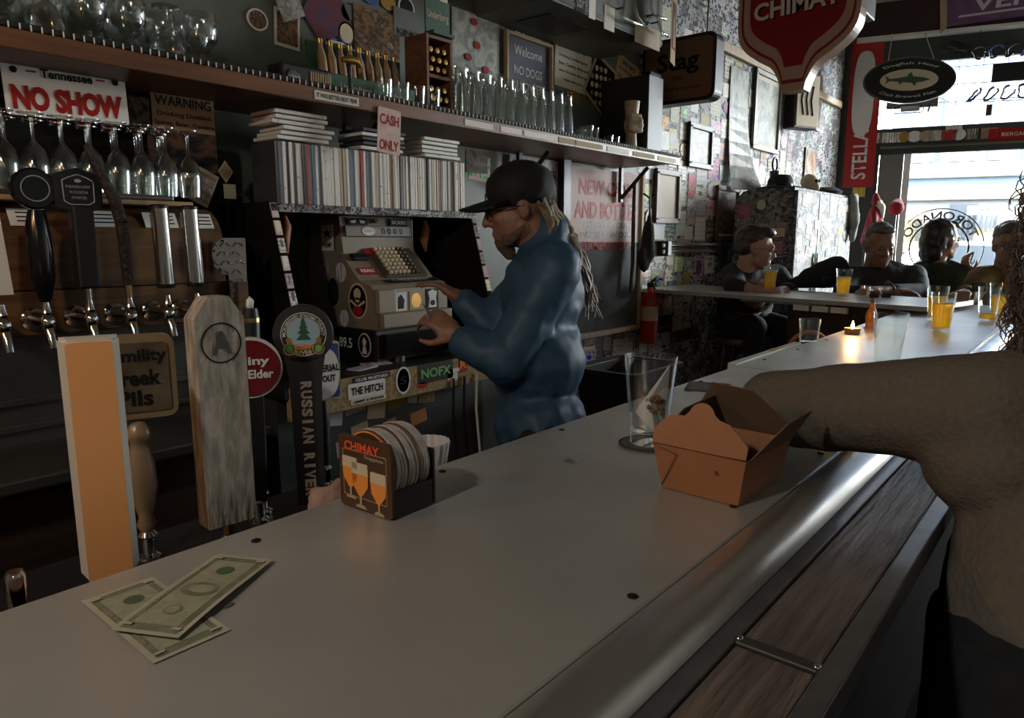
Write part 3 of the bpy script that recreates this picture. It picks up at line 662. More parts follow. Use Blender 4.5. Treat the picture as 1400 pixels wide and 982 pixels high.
# disc shelf
ds = thing('disc_shelf', 'sticker covered shelf unit with slanted sides over the register', 'shelf unit')
MB().rbox((1.64, 2.12, 1.5125), (.90, .34, .025), .002).build('board', 'dark_wood', ds)
MB().box((1.64, 1.946, 1.512), (.90, .006, .024)).build('edge_strip', 'clutter_small', ds)
for x in (1.20, 2.08):
    sd = MB(Matrix(((0, 0, 1, x), (1, 0, 0, 0), (0, 1, 0, 0), (0, 0, 0, 1)))).prism([(1.955, 1.53), (2.29, 1.53), (2.29, 1.0), (1.80, 1.0), (1.86, 1.2)], -.012, .012).build('side_panel', 'soot', ds)
    for k in range(6):
        f_ = .08 + k * .16; yy, zz = 1.955 - f_ * .095, 1.53 - f_ * .33
        MB(frame((x, yy - .002, zz), (1, 0, 0), (0, -.277, -.96))).box((0, 0, 0), (.022, .045, .004)).build('sticker', random.choice(STK), sd)
text('WHAT WOULD JOHNNY CASH DO', onwall(1.80, 1.512, 1.9405), 'white', ds, .22, .014, bold=.02)
# discs
random.seed(5)
for i in range(5):
    c = [(.75, .73, .68), (.05, .05, .055), (.5, .42, .3), (.35, .05, .04), (.12, .16, .2)][i]
    m, nn, ll, b = nt('disc_spine%d' % i); b.inputs['Roughness'].default_value = .3
    oi = nn.new('ShaderNodeObjectInfo'); t1 = nn.new('ShaderNodeTexCoord'); mp = nn.new('ShaderNodeMapping'); mp.inputs['Scale'].default_value = (.2, .2, 5); ll.new(t1.outputs['Generated'], mp.inputs[0])
    no = nn.new('ShaderNodeTexNoise'); no.noise_dimensions = '4D'; no.inputs['Scale'].default_value = 3; ll.new(mp.outputs[0], no.inputs['Vector'])
    mm = nn.new('ShaderNodeMath'); mm.operation = 'MULTIPLY'; mm.inputs[1].default_value = 50; ll.new(oi.outputs['Random'], mm.inputs[0]); ll.new(mm.outputs[0], no.inputs['W'])
    rp = nn.new('ShaderNodeValToRGB'); rp.color_ramp.elements[0].position = .30; rp.color_ramp.elements[1].position = .36
    rp.color_ramp.elements[0].color = c4([v * .4 + .02 for v in c]); rp.color_ramp.elements[1].color = c4(c); ll.new(no.outputs[0], rp.inputs[0]); ll.new(rp.outputs[0], b.inputs['Base Color'])
DVD = []
for i in range(5): DVD.append(MB().rbox((0, .069, .0935), (.0112, .138, .187), .0015, 1).build('disc_case', 'disc_spine%d' % i))
used = set(); x = 1.232; n_ = 0; prev = None
while x < 2.052:
    k = random.choices(range(5), (9, 3, 3, 1, 2))[0]
    if k in used: o = DVD[k].copy(); col.objects.link(o)
    else: o = DVD[k]; used.add(k)
    o.location = (x, 1.962 + random.uniform(0, .006), 1.5255); o.rotation_euler = (0, R(random.uniform(-.4, .4)), 0)
    tag(o, '%s disc case, %s from the left in the upright row' % (('pale', 'black', 'tan', 'red', 'slate blue')[k], nth(n_ + 1)), 'disc case', 'disc cases standing in the row')
    x += .0118; n_ += 1
for (x, cnt, lab) in ((1.345, 6, 'left'), (1.42, 0, ''), (1.655, 5, 'middle'), (1.93, 5, 'right')):
    for k in range(cnt):
        o = DVD[0 if random.random() < .8 else 1].copy(); col.objects.link(o)
        o.location = (x + .0935 + random.uniform(-.012, .012) - (.02 if lab == 'left' and k > 2 else 0), 1.968 + random.uniform(0, .01), 1.7205 + k * .0152 + .0058); o.rotation_euler = (0, -PI / 2, 0)
        tag(o, 'disc case lying flat in the %s pile on the row, %s from below' % (lab, ORD[k]), 'disc case', 'disc cases lying in the %s pile' % lab)
# cash register
dr = thing('till_box', 'black till box with a radio station sticker under the register', 'till box')
MB().rbox((1.70, 2.06, 1.056), (.40, .40, .112), .006).build('body', 'black', dr); MB().rbox((1.71, 1.855, 1.056), (.36, .02, .085), .004).build('drawer_front', 'black_gloss', dr)
text('D-FM 89.5', blade(1.499, 2.08, 1.06), 'white', dr, .19, .036, bold=.015)
MB(blade(1.4985, 1.915, 1.06)).prism(ell(.034, .042), 0, .001).build('round_sticker', 'chalk', dr)
MB(blade(1.497, 1.915, 1.06)).prism(ell(.029, .037), 0, .001).build('round_print', 'ink', dr); MB(blade(1.496, 1.915, 1.06)).prism([(-.012, -.03), (.014, -.03), (.006, 0), (.014, .012), (0, .028), (-.01, .012), (-.004, 0)], 0, .001).build('round_figure', 'chalk', dr)
mat('register_tan', (.27, .215, .15), (.20, .16, .11), rough=.45, scale=4)
mat('register_dark', (.07, .06, .045), rough=.5)
RXa, RXb, RB = 1.512, 1.857, 1.113
rg = thing('cash_register', 'old tan cash register covered in stickers on the black till box', 'cash register')
lower = [(1.86, RB), (1.86, RB + .05), (1.875, RB + .055), (1.875, RB + .135), (1.89, RB + .15), (1.95, RB + .165), (2.06, RB + .27), (2.24, RB + .27), (2.24, RB)]
MB().prism(lower, RXa, RXb, YZ(0)).build('body', 'register_tan', rg)
MB().prism([(2.045, RB + .255), (2.065, RB + .385), (2.24, RB + .385), (2.24, RB + .25)], RXa + .01, RXb - .005, YZ(0)).build('display_housing', 'register_tan', rg)
dm = frame(((RXa + RXb) / 2, 2.0535, RB + .345), (1, 0, 0), (0, .152, .988))
MB(dm).rbox((0, -.012, .003), (.30, .038, .006), .002).build('display_window', 'steel_dark', rg)
text('0 0 0 0', dm @ Matrix.Translation((.06, -.012, .0065)), 'ink', rg, .10, .022); 
es = MB(dm).box((-.09, .022, .002), (.085, .024, .002)).build('eye_sticker', 'ink', rg)
for s in (-1, 1): MB(dm).prism([(-.09 + s * .02 - .014, .026 + s * .002), (-.09 + s * .02 + .014, .026 - s * .002), (-.09 + s * .02 + .008, .016), (-.09 + s * .02 - .008, .016)], .003, .004).build('eye_print', 'white', es)
MB(dm).prism(ell(.030, .016, 24, (-.05, -.012)), .006, .008).build('oval_sticker', 'white', rg); MB(dm).box((.10, .022, .002), (.08, .026, .003)).build('label_sticker', 'ink', rg)
text('SICKIES', dm @ Matrix.Translation((.10, .022, .0037)), 'white', rg, .07, .014, bold=.02); text('ruined it', dm @ Matrix.Translation((-.05, -.012, .0083)), 'red_ink', rg, .044, .008)
MB(dm).lathe([(.008, 0), (.008, .008), (0, .008)], 12, Matrix.Translation((-.01, .025, 0))).build('lock', 'black', rg, 30)
km = frame(((RXa + RXb) / 2, 2.005, RB + .2175), (1, 0, 0), (0, .723, .69))
MB(km).rbox((.045, 0, .004), (.20, .145, .012), .003).build('key_plate', 'register_dark', rg)
for i in range(7):
    for j in range(7):
        MB(km).rbox((-.03 + i * .0215 * .95, -.058 + j * .0195, .016), (.015, .013, .014), .003, 1).build('key', 'cream' if i < 5 else 'brown', rg)
MB(km).rbox((-.115, .03, .007), (.07, .03, .014), .005).build('paper_slot', 'black', rg); MB(km).box((-.115, -.035, .003), (.07, .03, .002)).build('red_sticker', 'red', rg)
text('REAL!', km @ Matrix.Translation((-.115, -.035, .0045)), 'white', rg, .058, .016, bold=.03); MB(km).box((-.055, .052, .011), (.05, .026, .003)).build('red_sticker', 'red_ink', rg)
fm = onwall((RXa + RXb) / 2, RB + .095, 1.8745)
MB(fm).rbox((-.13, 0, .008), (.085, .085, .02), .008).build('receipt_cover', 'register_tan', rg)
for (x, w_, h, mm) in ((-.055, .05, .065, 'white'), (.015, .06, .065, 'tan'), (.095, .06, .075, 'ink')): MB(fm).box((x, -.005, .001), (w_, h, .002)).build('front_sticker', mm, rg)
MB(fm).prism([(.075, -.035), (.115, -.035), (.112, .0), (.118, .022), (.095, .03), (.073, .022), (.08, .0)], .002, .003).build('portrait_print', 'white', rg)
MB(fm).prism(ell(.012, .01, 16, (.095, -.018)), .003, .0036).build('portrait_print', 'ink', rg)
MB(fm).prism(ell(.024, .026, 24, (.015, -.005)), .002, .0028).build('disc_print', 'brass', rg); MB(fm).prism([(-.07, -.03), (-.045, -.03), (-.04, .0), (-.055, .02), (-.068, .01)], .002, .003).build('horse_print', 'ink', rg)
bn = frame(((RXa + RXb) / 2 + .04, 1.92, RB + .1585), (1, 0, 0), (0, .97, .243)); MB(bn).box((0, 0, .001), (.24, .035, .002)).build('banner_sticker', 'ink', rg)
text('I, MADMAN', bn @ Matrix.Translation((0, .006, .0025)), 'white', rg, .17, .013, bold=.02); text('J. OAK & JON', bn @ Matrix.Translation((0, -.009, .0025)), 'white', rg, .13, .009)
MB().rbox(((RXa + RXb) / 2, 1.85, RB + .03), (.33, .02, .05), .005).build('drawer_lip', 'register_tan', rg)
sm = lambda y, z: blade(RXa - .001, y, z)
MB(sm(1.96, RB + .095)).prism(ell(.052, .062, 32), 0, .001).build('skull_sticker', 'cream', rg); MB(sm(1.96, RB + .095)).prism(ell(.045, .055, 32), .001, .002).build('skull_ground', 'ink', rg)
sk = MB(sm(1.96, RB + .095)); sk.prism(ell(.019, .02, 20, (0, .024)), .002, .003).box((0, .004, .0025), (.018, .016, .001)); sk.box((0, -.018, .0025), (.07, .008, .001), Matrix.Rotation(.5, 4, 'Z')).box((0, -.018, .0025), (.07, .008, .001), Matrix.Rotation(-.5, 4, 'Z')); sk.build('skull_print', 'cream', rg)
MB(sm(1.96, RB + .095)).prism(ell(.028, .016, 20, (0, -.034)), .003, .004).build('skull_print', 'red_ink', rg)
for (y, z, a, b_) in ((2.10, .12, .032, .05), (2.05, .19, .03, .035), (2.04, .03, .025, .03), (2.15, .2, .03, .04)): MB(sm(y, RB + z)).prism(ell(a, b_, 24), 0, .001).build('side_sticker', random.choice(['ink', 'sticker2', 'sticker0']), rg)
MB(sm(2.12, RB + .31)).box((0, 0, 0), (.07, .09, .002)).build('side_sticker', 'paper', rg); text('HEMP', sm(2.12, RB + .285) @ Matrix.Translation((0, 0, .0015)), 'ink', rg, .05, .018, bold=.03)
MB(sm(2.12, RB + .32)).prism([(0, .028), (.006, .008), (.024, .018), (.012, 0), (.02, -.008), (0, -.004), (-.02, -.008), (-.012, 0), (-.024, .018), (-.006, .008)], .0012, .002).build('leaf_print', 'ink', rg)
for k, (x, c) in enumerate(((1.33, 'orange_dim'), (1.96, 'orange_dim'))):
    if k == 0: mat('orange_dim', (.45, .16, .05), rough=.6)
    tag(MB().tube([(x, 2.1, 1.45 + .045), (x + .005, 2.1, 1.46), (x - .005, 2.1, 1.42), (x + .004, 2.1, 1.37)], [.008, .018, .02, .004], 10).build('tassel', c, None, 60), ('orange tassel hanging left of the register under the shelf', 'orange tassel hanging right of the register under the shelf')[k], 'tassel')
# ---------------------------------------------------------------- papers, signs and boxes on and above the shelf
def wrect(x0, y0, x1, y1, Y=WALL_Y - .004):
    a, b = aty(x0, (y0 + y1) / 2, Y), aty(x1, (y0 + y1) / 2, Y); c, d = aty((x0 + x1) / 2, y0, Y), aty((x0 + x1) / 2, y1, Y)
    return (a.x + b.x) / 2, (c.z + d.z) / 2, b.x - a.x, c.z - d.z
def flat(name, label, cat, box, m, Y=WALL_Y - .004, roll=0., frame_=None, fw_=.012, border=None, th=.003, lines=(), ink='ink', group=None, shape=None):
    """paper, card or picture on a wall; lines = [(string, v, w, h)] in fractions of its size"""
    x, z, w_, h = wrect(*box, Y); t = thing(name, label, cat, onwall(x, z, Y, roll), group)
    pts = shape(w_, h) if shape else [(-w_ / 2, -h / 2), (w_ / 2, -h / 2), (w_ / 2, h / 2), (-w_ / 2, h / 2)]
    MB().prism(pts, -.001, th).build('sheet', m, t)
    if border:
        MB().prism([(p[0] * .82, p[1] * .82) for p in pts], th, th + .001).build('picture', border, t)
    if frame_:
        for (cx, cy_, dx, dy) in ((0, h / 2, w_ + 2 * fw_, fw_ * 2), (0, -h / 2, w_ + 2 * fw_, fw_ * 2), (-w_ / 2, 0, fw_ * 2, h), (w_ / 2, 0, fw_ * 2, h)):
            MB().rbox((cx, cy_, .01), (dx, dy, .024), .003).build('frame_bar', frame_, t)
    for (s, v, ww, hh) in lines: text(s, Matrix.Translation((0, v * h, th + .0012)), ink, t, ww * w_, hh * h, bold=.055 if name == 'license_plate' else .012)
    return t
def diamond(w_, h): return [(-w_ / 2, 0), (0, -h / 2), (w_ / 2, 0), (0, h / 2)]
def oval(w_, h): return ell(w_ / 2, h / 2, 28)
BBY = 2.185
t = flat('license_plate', 'white novelty plate with red lettering above the wine glasses', 'plate', (5, 92, 172, 163), 'white', 2.10, R(1.5), lines=[('NO SHOW', -.17, .90, .46)], ink='red_ink', shape=lambda w_, h: rrect(w_, h, .008))
_, _, w_, h = wrect(5, 92, 172, 163, 2.10)
text('Tennessee', Matrix.Translation((0, h * .32, .0045)), 'ink', t, w_ * .42, h * .17, bold=.03)
for s in (-1, 1):
    MB().prism(ell(.008, .008, 20, (s * w_ * .41, h * .33)), .003, .0042).build('star_disc', 'ink', t); MB().box((s * w_ * .28, h * .33, .0036), (.022, .004, .001)).build('dash', 'red_ink', t)
flat('warning_poster', 'tan warning poster with dark serif lettering beside the white plate', 'poster', (207, 128, 292, 180), 'tan', BBY - .012, lines=[('WARNING', .25, .9, .26), ('Drinking Distilled', -.1, .85, .15), ('Spirits, Beer, Coolers', -.34, .95, .15)])
flat('photo_print', 'dark snapshot of a figure between the plate and warning poster', 'photo', (176, 132, 204, 172), 'photo_dark', BBY - .012)
flat('group_photo', 'dark group photograph on tan card under the warning poster', 'photo', (203, 180, 296, 234), 'photo_dark', BBY - .013)
flat('name_card', 'tan strip with brush script below the group photograph', 'card', (203, 236, 292, 254), 'tan', BBY - .012, lines=[('Bigg Polozza', 0, .6, .5)])
flat('sticker', 'small tilted black and cream diamond card by the tap cabinet corner', 'sticker', (262, 232, 292, 280), 'paper', BBY - .014, R(-25), border='sticker2')
flat('sticker', 'small cream diamond card above the tread plate corner', 'sticker', (298, 220, 318, 250), 'cream', 2.16, shape=diamond, border='tan')
flat('paper_slip', 'blank cream slip on the dark upright by the discs', 'paper', (306, 252, 322, 272), 'cream', 2.16)
# wall behind the shelf
flat('face_sticker', 'cut-out sticker of two heads above the goblets', 'sticker', (337, 12, 366, 42), 'white', border='photo_warm', shape=oval)
flat('polaroid', 'instant photo with white border hanging above the goblets', 'photo', (375, 14, 409, 66), 'paper', roll=R(-3), border='photo_warm')
flat('paper_note', 'crumpled pale note hanging over the instant photo', 'paper', (380, -8, 412, 26), 'photo_pale', WALL_Y - .02, R(25))
flat('postcard', 'violet picture card hung as a diamond above the shelf', 'card', (412, -20, 482, 62), 'photo_violet', shape=lambda w_, h: [(-w_ / 2, -h * .05), (-w_ * .15, -h / 2), (w_ / 2, -h * .1), (w_ * .2, h / 2), (-w_ * .2, h / 2)])
for k, (b_, mm, lab) in enumerate((((462, 30, 484, 62), 'blue', 'round blue badge sticker with a cream crest'), ((466, 5, 484, 28), 'steel_dark', 'small grey emblem sticker near the ceiling duct'), ((496, -6, 518, 6), 'blue', 'round blue sticker at the top edge of the wall'), ((520, -6, 540, 14), 'gold', 'round gold rimmed sticker at the top of the wall'), ((544, -4, 566, 26), 'white', 'round white sticker with a black ring emblem'))):
    flat('badge_sticker', lab, 'sticker', b_, mm, shape=oval, border='cream' if k == 0 else ('ink' if k == 4 else None))
flat('certificate_sticker', 'small white ribbon sticker above the radio on the shelf', 'sticker', (446, 57, 476, 83), 'white', border='sticker2')
flat('photo_collage', 'dark photo collage behind the bottle display', 'photo', (484, 14, 545, 74), 'photo_warm', WALL_Y - .008)
flat('king_card', 'dark card with grey lettering behind the display', 'card', (538, 14, 574, 50), 'steel_dark', WALL_Y - .010, lines=[('KING', -.38, .8, .22)])
flat('poster', 'pale torn poster with red blossoms left of the chalk sign', 'poster', (618, 20, 682, 118), 'photo_pale', WALL_Y - .006, border=None)
for k, (a, b_) in enumerate(((652, 62), (640, 78), (664, 96), (648, 30))):
    q = aty(a, b_, WALL_Y - .011); tag(MB(onwall(q.x, q.z, WALL_Y - .012)).prism(ell(.022, .016, 12), 0, .002).build('blossom_decal', 'red_ink'), ('red blossom decal in the middle of the pale poster', 'red blossom decal left on the pale poster', 'red blossom decal low right on the pale poster', 'red blossom decal at the top of the pale poster')[k], 'decal')
flat('chalk_sign', 'framed slate sign forbidding dogs above the tall glasses', 'sign', (690, 54, 751, 136), mat('slate_blue', (.045, .05, .075), (.06, .065, .09), scale=4, rough=.7), WALL_Y - .01, frame_='tan', fw_=.008, lines=[('Welcome', .27, .62, .16), ('NO DOGS', -.05, .62, .15), ('ALLOWED', -.3, .74, .15)], ink='chalk')
flat('slogan_sticker', 'black strip sticker with two lines of white type over the slate sign', 'sticker', (696, 38, 746, 56), 'ink', lines=[('WHEN RULES ARE JUST', .2, .86, .28), ('DO IT ANYWAY', -.22, .7, .28)], ink='white')
flat('warning_notice', 'cream paper warning notice right of the slate sign', 'notice', (758, 56, 808, 124), 'paper', roll=R(-2), lines=[('WARNING', .34, .6, .1), ('Drinking Distilled Spirits,', .12, .8, .07), ('Beer, Coolers, Wine and', -.03, .8, .07), ('other Alcoholic Beverages', -.18, .8, .07), ('may harm you', -.34, .5, .07)])
tag(MB().tube([aty(752, 30, WALL_Y - .012), aty(755, 60, WALL_Y - .012), aty(753, 100, WALL_Y - .012), aty(754, 136, WALL_Y - .012)], .006, 6).build('cable', 'black', None, 60), 'black cable running down the wall beside the slate sign', 'cable')
pn = flat('badge_pennant', 'dark pointed pennant full of pins and patches', 'pennant', (797, 73, 843, 163), 'tan', WALL_Y - .012, shape=lambda w_, h: [(-w_ * .5, -.12 * h), (w_ * .15, -h / 2), (w_ / 2, h * .12), (w_ * .46, h * .3), (-w_ * .12, h / 2)])
_, _, w_, h = wrect(797, 73, 843, 163, WALL_Y - .012)
MB().prism([(x * .88, y * .88) for x, y in [(-w_ * .5, -.12 * h), (w_ * .15, -h / 2), (w_ / 2, h * .12), (w_ * .46, h * .3), (-w_ * .12, h / 2)]], .003, .004).build('cloth', 'soot', pn)
for i in range(5):
    for j in range(5):
        u, v = -.26 + j * .13, .26 - i * .13
        if abs(u * .9 + v * .5) > .38 or abs(u) + abs(v) > .46: continue
        MB().lathe([(.016, 0), (.013, .004), (0, .005)], 10, Matrix.Translation((u * w_, v * h, .004))).build('pin', random.choice(['sticker4', 'sticker0', 'cream', 'gold']), pn, 40)
flat('warning_slip', 'small tan slip with brown type right of the pennant', 'paper', (842, 82, 872, 122), 'tan', roll=R(-12), lines=[('we are', .3, .6, .14), ('looking at', .05, .8, .14), ('Handicrafts', -.25, .8, .14)])
flat('dark_poster', 'dark portrait poster leaning behind the fist figure', 'poster', (826, 116, 876, 200), 'photo_dark', WALL_Y - .014)
for k, (b_, mm) in enumerate((((760, 124, 774, 142), 'blue'), ((775, 126, 792, 138), 'gold'))): flat('round_sticker' if k == 0 else 'tag_sticker', ('blue round sticker under the paper notice', 'small gold tag sticker under the paper notice')[k], 'sticker', b_, mm, shape=oval if k == 0 else None)
# display of small wrapped bottles
un = thing('bottle_display', 'green counter display of small paper wrapped bottles on the shelf', 'display', onfloor(1.62, 2.10, SZ))
MB().rbox((.04, -.03, .045), (.40, .08, .09), .004).build('tray', 'green', un); MB().box((.04, .02, .10), (.40, .02, .2)).build('back_card', 'green', un)
for (x, w_) in ((-.03, .13), (.16, .11)): text('Underberg', frame((x, -.0705, .05), (1, 0, 0), (0, 0, 1)), 'cream', un, w_, .028)
mat('wrap_paper', (.36, .22, .11), (.24, .14, .07), rough=.5, scale=30)
for i in range(9):
    x = -.12 + i * .04; mm = Matrix.Translation((x, -.015, .09)) @ Matrix.Rotation(R(-6), 4, 'Y')
    bt = MB(mm).lathe([(.014, 0), (.015, .01), (.015, .06), (.008, .085), (.008, .10)], 12).build('bottle', 'wrap_paper', un, 40)
    MB(mm).lathe([(.0095, .10), (.0095, .115), (0, .115)], 10).build('cap', 'gold', bt, 40)
rx = aty(594, 105, 2.04).x
rk = thing('bottle_rack', 'narrow wooden rack holding gold capped bottles on their sides', 'rack', onfloor(rx, 2.02, SZ))
for x in (-.062, .062): MB().rbox((x, .05, .15), (.013, .12, .30), .002).build('side_board', 'shelf_wood', rk)
for z in (.012, .152, .292): MB().rbox((0, .05, z), (.112, .12, .014), .002).build('rack_shelf', 'shelf_wood', rk)
MB().box((0, .105, .15), (.112, .008, .28)).build('back_panel', 'black', rk)
for zb in (.02, .16):
    for i in range(3):
        for j in range(3):
            mm = Matrix.Translation((-.036 + i * .034 + (.006 if j % 2 else -.003), .04, zb + .02 + j * .034)) @ Matrix.Rotation(R(90), 4, 'X')
            MB(mm).lathe([(0, -.05), (.0145, -.05), (.0145, .01), (.010, .025), (.010, .045), (0, .046)], 10).build('bottle_end', 'gold' if random.random() < .8 else 'brass', rk, 40)
us = thing('brand_sign', 'green card sign with pale lettering on top of the bottle rack', 'sign', onwall(rx + .01, SZ + .372, 2.03))
MB().box((0, 0, 0), (.125, .125, .006)).build('card', 'green', us); MB().box((0, -.066, .012), (.11, .012, .05)).build('foot', 'green', us); text('Underberg', Matrix.Translation((0, .0, .0037)), 'cream', us, .108, .036, bold=.01)
MB().rbox((.03, .065, 0), (.04, .014, .014), .003).build('clip', 'white', us)
ra = thing('shelf_radio', 'small black radio with a ribbed grille on the upper shelf', 'radio', onfloor(1.36, 2.02, SZ))
MB().rbox((0, 0, .04), (.18, .08, .08), .008).build('body', 'black', ra)
for i in range(9): MB().box((.015 + i * .009, -.0415, .04), (.004, .003, .05)).build('grille_bar', 'tan', ra)
MB(frame((-.05, -.041, .038), (1, 0, 0), (0, 0, 1))).lathe([(.022, 0), (.022, .004), (.016, .006), (0, .006)], 20).build('dial', 'steel', ra, 40)
gf = thing('gold_tap_figure', 'little gold spigot on the shelf in front of the bottle display', 'figurine', onfloor(1.53, 1.985, SZ))
MB().lathe([(.014, 0), (.012, .01), (.006, .02), (.006, .10), (.012, .115), (0, .12)], 14).build('stem', 'black', gf, 40); MB().tube([(-.03, 0, .125), (.0, -.005, .13), (.03, -.005, .128), (.042, -.008, .112)], [.008, .014, .012, .007], 10).build('spigot', 'gold', gf, 60)
# fist figure
ff = thing('fist_figure', 'cream plaster fist clutching a cup, on the shelf end', 'figurine', onfloor(3.40, 2.02, SZ, R(-15)))
blob('forearm_and_fist', [('c', (0, 0, 0), .036, (0, 0, .09), .030), ('e', (0, 0, .15), (.046, .04, .062)), ('c', (-.04, -.03, .125), .014, (.03, -.042, .12), .014), ('c', (-.042, -.03, .15), .014, (.032, -.044, .147), .014), ('c', (-.04, -.03, .175), .014, (.03, -.042, .172), .013), ('c', (-.035, -.028, .198), .012, (.026, -.038, .196), .011), ('c', (.035, 0, .13), .015, (.02, -.05, .165), .012)], mat('plaster', (.50, .42, .28), (.36, .29, .18), scale=12, rough=.5), ff, .007, 3)
MB().lathe([(.034, .19), (.042, .27), (.039, .272), (.030, .20), (0, .2)], 20).build('cup', 'plaster', ff, 40); MB().box((0, 0, .003), (.10, .09, .006)).build('base', 'black', ff)
eb2 = thing('shelf_end_box', 'tall black box closing the end of the upper shelf', 'box', onfloor(3.565, 2.12, SZ))
MB().rbox((0, 0, .21), (.16, .30, .42), .004).build('body', 'black', eb2); MB().rbox((0, -.12, .43), (.12, .05, .02), .003).build('lid', 'black_gloss', eb2)
# duct box
du = thing('ceiling_duct', 'grey-green boxed duct above the upper shelf', 'duct')
MB().rbox((2.98, 2.10, 2.66), (1.0, .40, .50), .004).build('box', 'green_paint', du)
MB().box((2.98, 1.899, 2.43), (1.0, .004, .02)).build('edge_strip', 'green_dark', du); MB().box((2.80, 2.1, 2.4075), (.30, .20, .004)).build('vent', 'black', du)
for k, (a, b_, c_, d_, mm) in enumerate(((786, -6, 800, 16, 'ink'), (805, -8, 814, 26, 'sticker4'), (826, 8, 840, 42, 'paper'), (868, 36, 902, 64, 'cream'))):
    x, z, w_, h = wrect(a, b_, c_, d_, 1.898); s_ = MB(onwall(x, z, 1.898)).box((0, 0, 0), (w_, h, .003)).build('sticker', mm, du)
    if k == 0: text('CHOP\nDIET', onwall(x, z, 1.8962), 'white', s_, w_ * .8, h * .5)
ne = thing('neon_script', 'unlit white neon tubing bent into letters on the duct front', 'neon sign')
clear('neon_tube', (.75, .76, .74), .4, .1, .9)
def npx(*pp): return [aty(a, b_, 1.86) for a, b_ in pp]
for pp in (((855, -8), (853, 10), (851, 22), (860, 28), (872, 33), (884, 36), (886, 30)), ((866, -8), (868, 10), (872, 24), (880, 34)), ((892, -8), (890, 10), (893, 20), (902, 24), (910, 26)), ((900, -6), (900, 30), (904, 44), (911, 48))): MB().tube(npx(*pp), .008, 8).build('tube', 'neon_tube', ne, 60)
for q in npx((853, 10), (893, 20), (900, 30)): MB().tube([q, q + V((0, .045, 0))], .004, 6).build('standoff', 'black', ne)
cp = thing('calendar', 'tall cream calendar with a dark blue picture hanging from the duct', 'calendar', frame(aty(921, 36, 1.80), (.96, .28, 0), (0, 0, 1)))
MB().box((0, -.02, 0), (.115, .32, .003)).build('sheet', 'tan', cp); MB().box((0, .0, .002), (.085, .22, .002)).build('picture', 'photo_violet', cp); MB().prism([(-.015, -.10), (.03, -.10), (.01, -.02), (.02, .03), (-.005, .06), (-.02, 0)], .003, .004).build('figure_print', 'brass', cp)
MB().tube([(0, .14, .0), (0, .30, -.02)], .0015, 5).build('string', 'black', cp)

# ---------------------------------------------------------------- hanging signs
sg = thing('hanging_sign', 'dark rounded lightbox sign with gothic lettering near the duct', 'sign', blade(4.0, 2.045, 2.40))
MB().prism(rrect(.47, .37, .05, 6), -.05, .05).build('case', 'black', sg)
MB().prism(rrect(.43, .33, .04, 6), .05, .054).build('face', mat('stag_face', (.16, .075, .035), rough=.4), sg)
text('Stag', Matrix.Translation((.0, .035, .055)), 'ink', sg, .27, .13, bold=.03); text('BEER', Matrix.Translation((0, -.045, .055)), 'ink', sg, .07, .022); text('Imported & Traditional', Matrix.Translation((.01, -.105, .055)), 'ink', sg, .30, .022, shear=.3)
for x in (-.15, .15): MB().tube([(x, .18, 0), (x, HC - 2.40, 0)], .004, 6).build('chain', 'black', sg)
def curve(pts, n=5):                      # smooth line through the points
    out = []
    for i in range(len(pts) - 1):
        p0, p1, p2, p3 = [V((*pts[max(0, min(len(pts) - 1, i + k))], 0)) for k in (-1, 0, 1, 2)]
        for j in range(n):
            t = j / n; q = .5 * ((2 * p1) + (p2 - p0) * t + (2 * p0 - 5 * p1 + 4 * p2 - p3) * t * t + (3 * p1 - p0 - 3 * p2 + p3) * t ** 3); out.append((q.x, q.y))
    return out + [pts[-1]]
hs = [(.235, .75)] + curve([(.235, .50), (.236, .27), (.212, .19), (.15, .135), (.088, .095), (.056, .04), (.045, 0)])
sh_o = [(-a, b_) for a, b_ in hs] + [(a, b_) for a, b_ in hs[::-1]]
def shrink(pts, d, cy0=.42): return [(x * (1 - d * 1.0), cy0 + (y - cy0) * (1 - d)) for x, y in pts]
ch = thing('shield_sign', 'large red shield shaped hanging sign with a tan border and white lettering', 'sign', blade(3.0, 1.035, 2.005, R(0)))
mat('sign_tan', (.42, .27, .19), rough=.25); mat('sign_red', (.22, .006, .010), rough=.25); mat('sign_white', (.62, .52, .44), rough=.3)
MB().prism(sh_o, -.05, .03).build('case', 'sign_tan', ch)
MB().ring(shrink(sh_o, .07), shrink(sh_o, .10), .03, .034).build('outer_stripe', 'sign_red', ch)
i1 = shrink(sh_o, .22); MB().prism(i1, .03, .036).build('face', 'sign_red', ch)
text('CHIMAY', Matrix.Translation((.006, .318, .0365)) @ Matrix.Rotation(R(2), 4, 'Z'), 'ink', ch, .335, .068, name='lettering_shadow', bold=.035)
text('CHIMAY', Matrix.Translation((.0, .322, .0385)) @ Matrix.Rotation(R(2), 4, 'Z'), 'sign_white', ch, .335, .068, bold=.03)
for x in (-.15, .15): MB().tube([(x, .74, 0), (x, HC - 2.005, 0)], .004, 6).build('chain', 'black', ch)
sb_ = thing('loudspeaker', 'black loudspeaker box hung beside the red shield sign', 'loudspeaker', blade(4.6, 1.36, 2.86))
MB().rbox((0, .12, -.1), (.30, .55, .22), .01).build('cabinet', 'black', sb_); MB().lathe([(.11, .012), (.10, .02), (.04, .005), (0, .012)], 24, Matrix.Translation((0, .0, .0))).build('cone', 'black_rubber', sb_, 40); MB().tube([(0, .39, -.1), (0, HC - 2.86, -.1)], .012, 6).build('bracket', 'black', sb_)

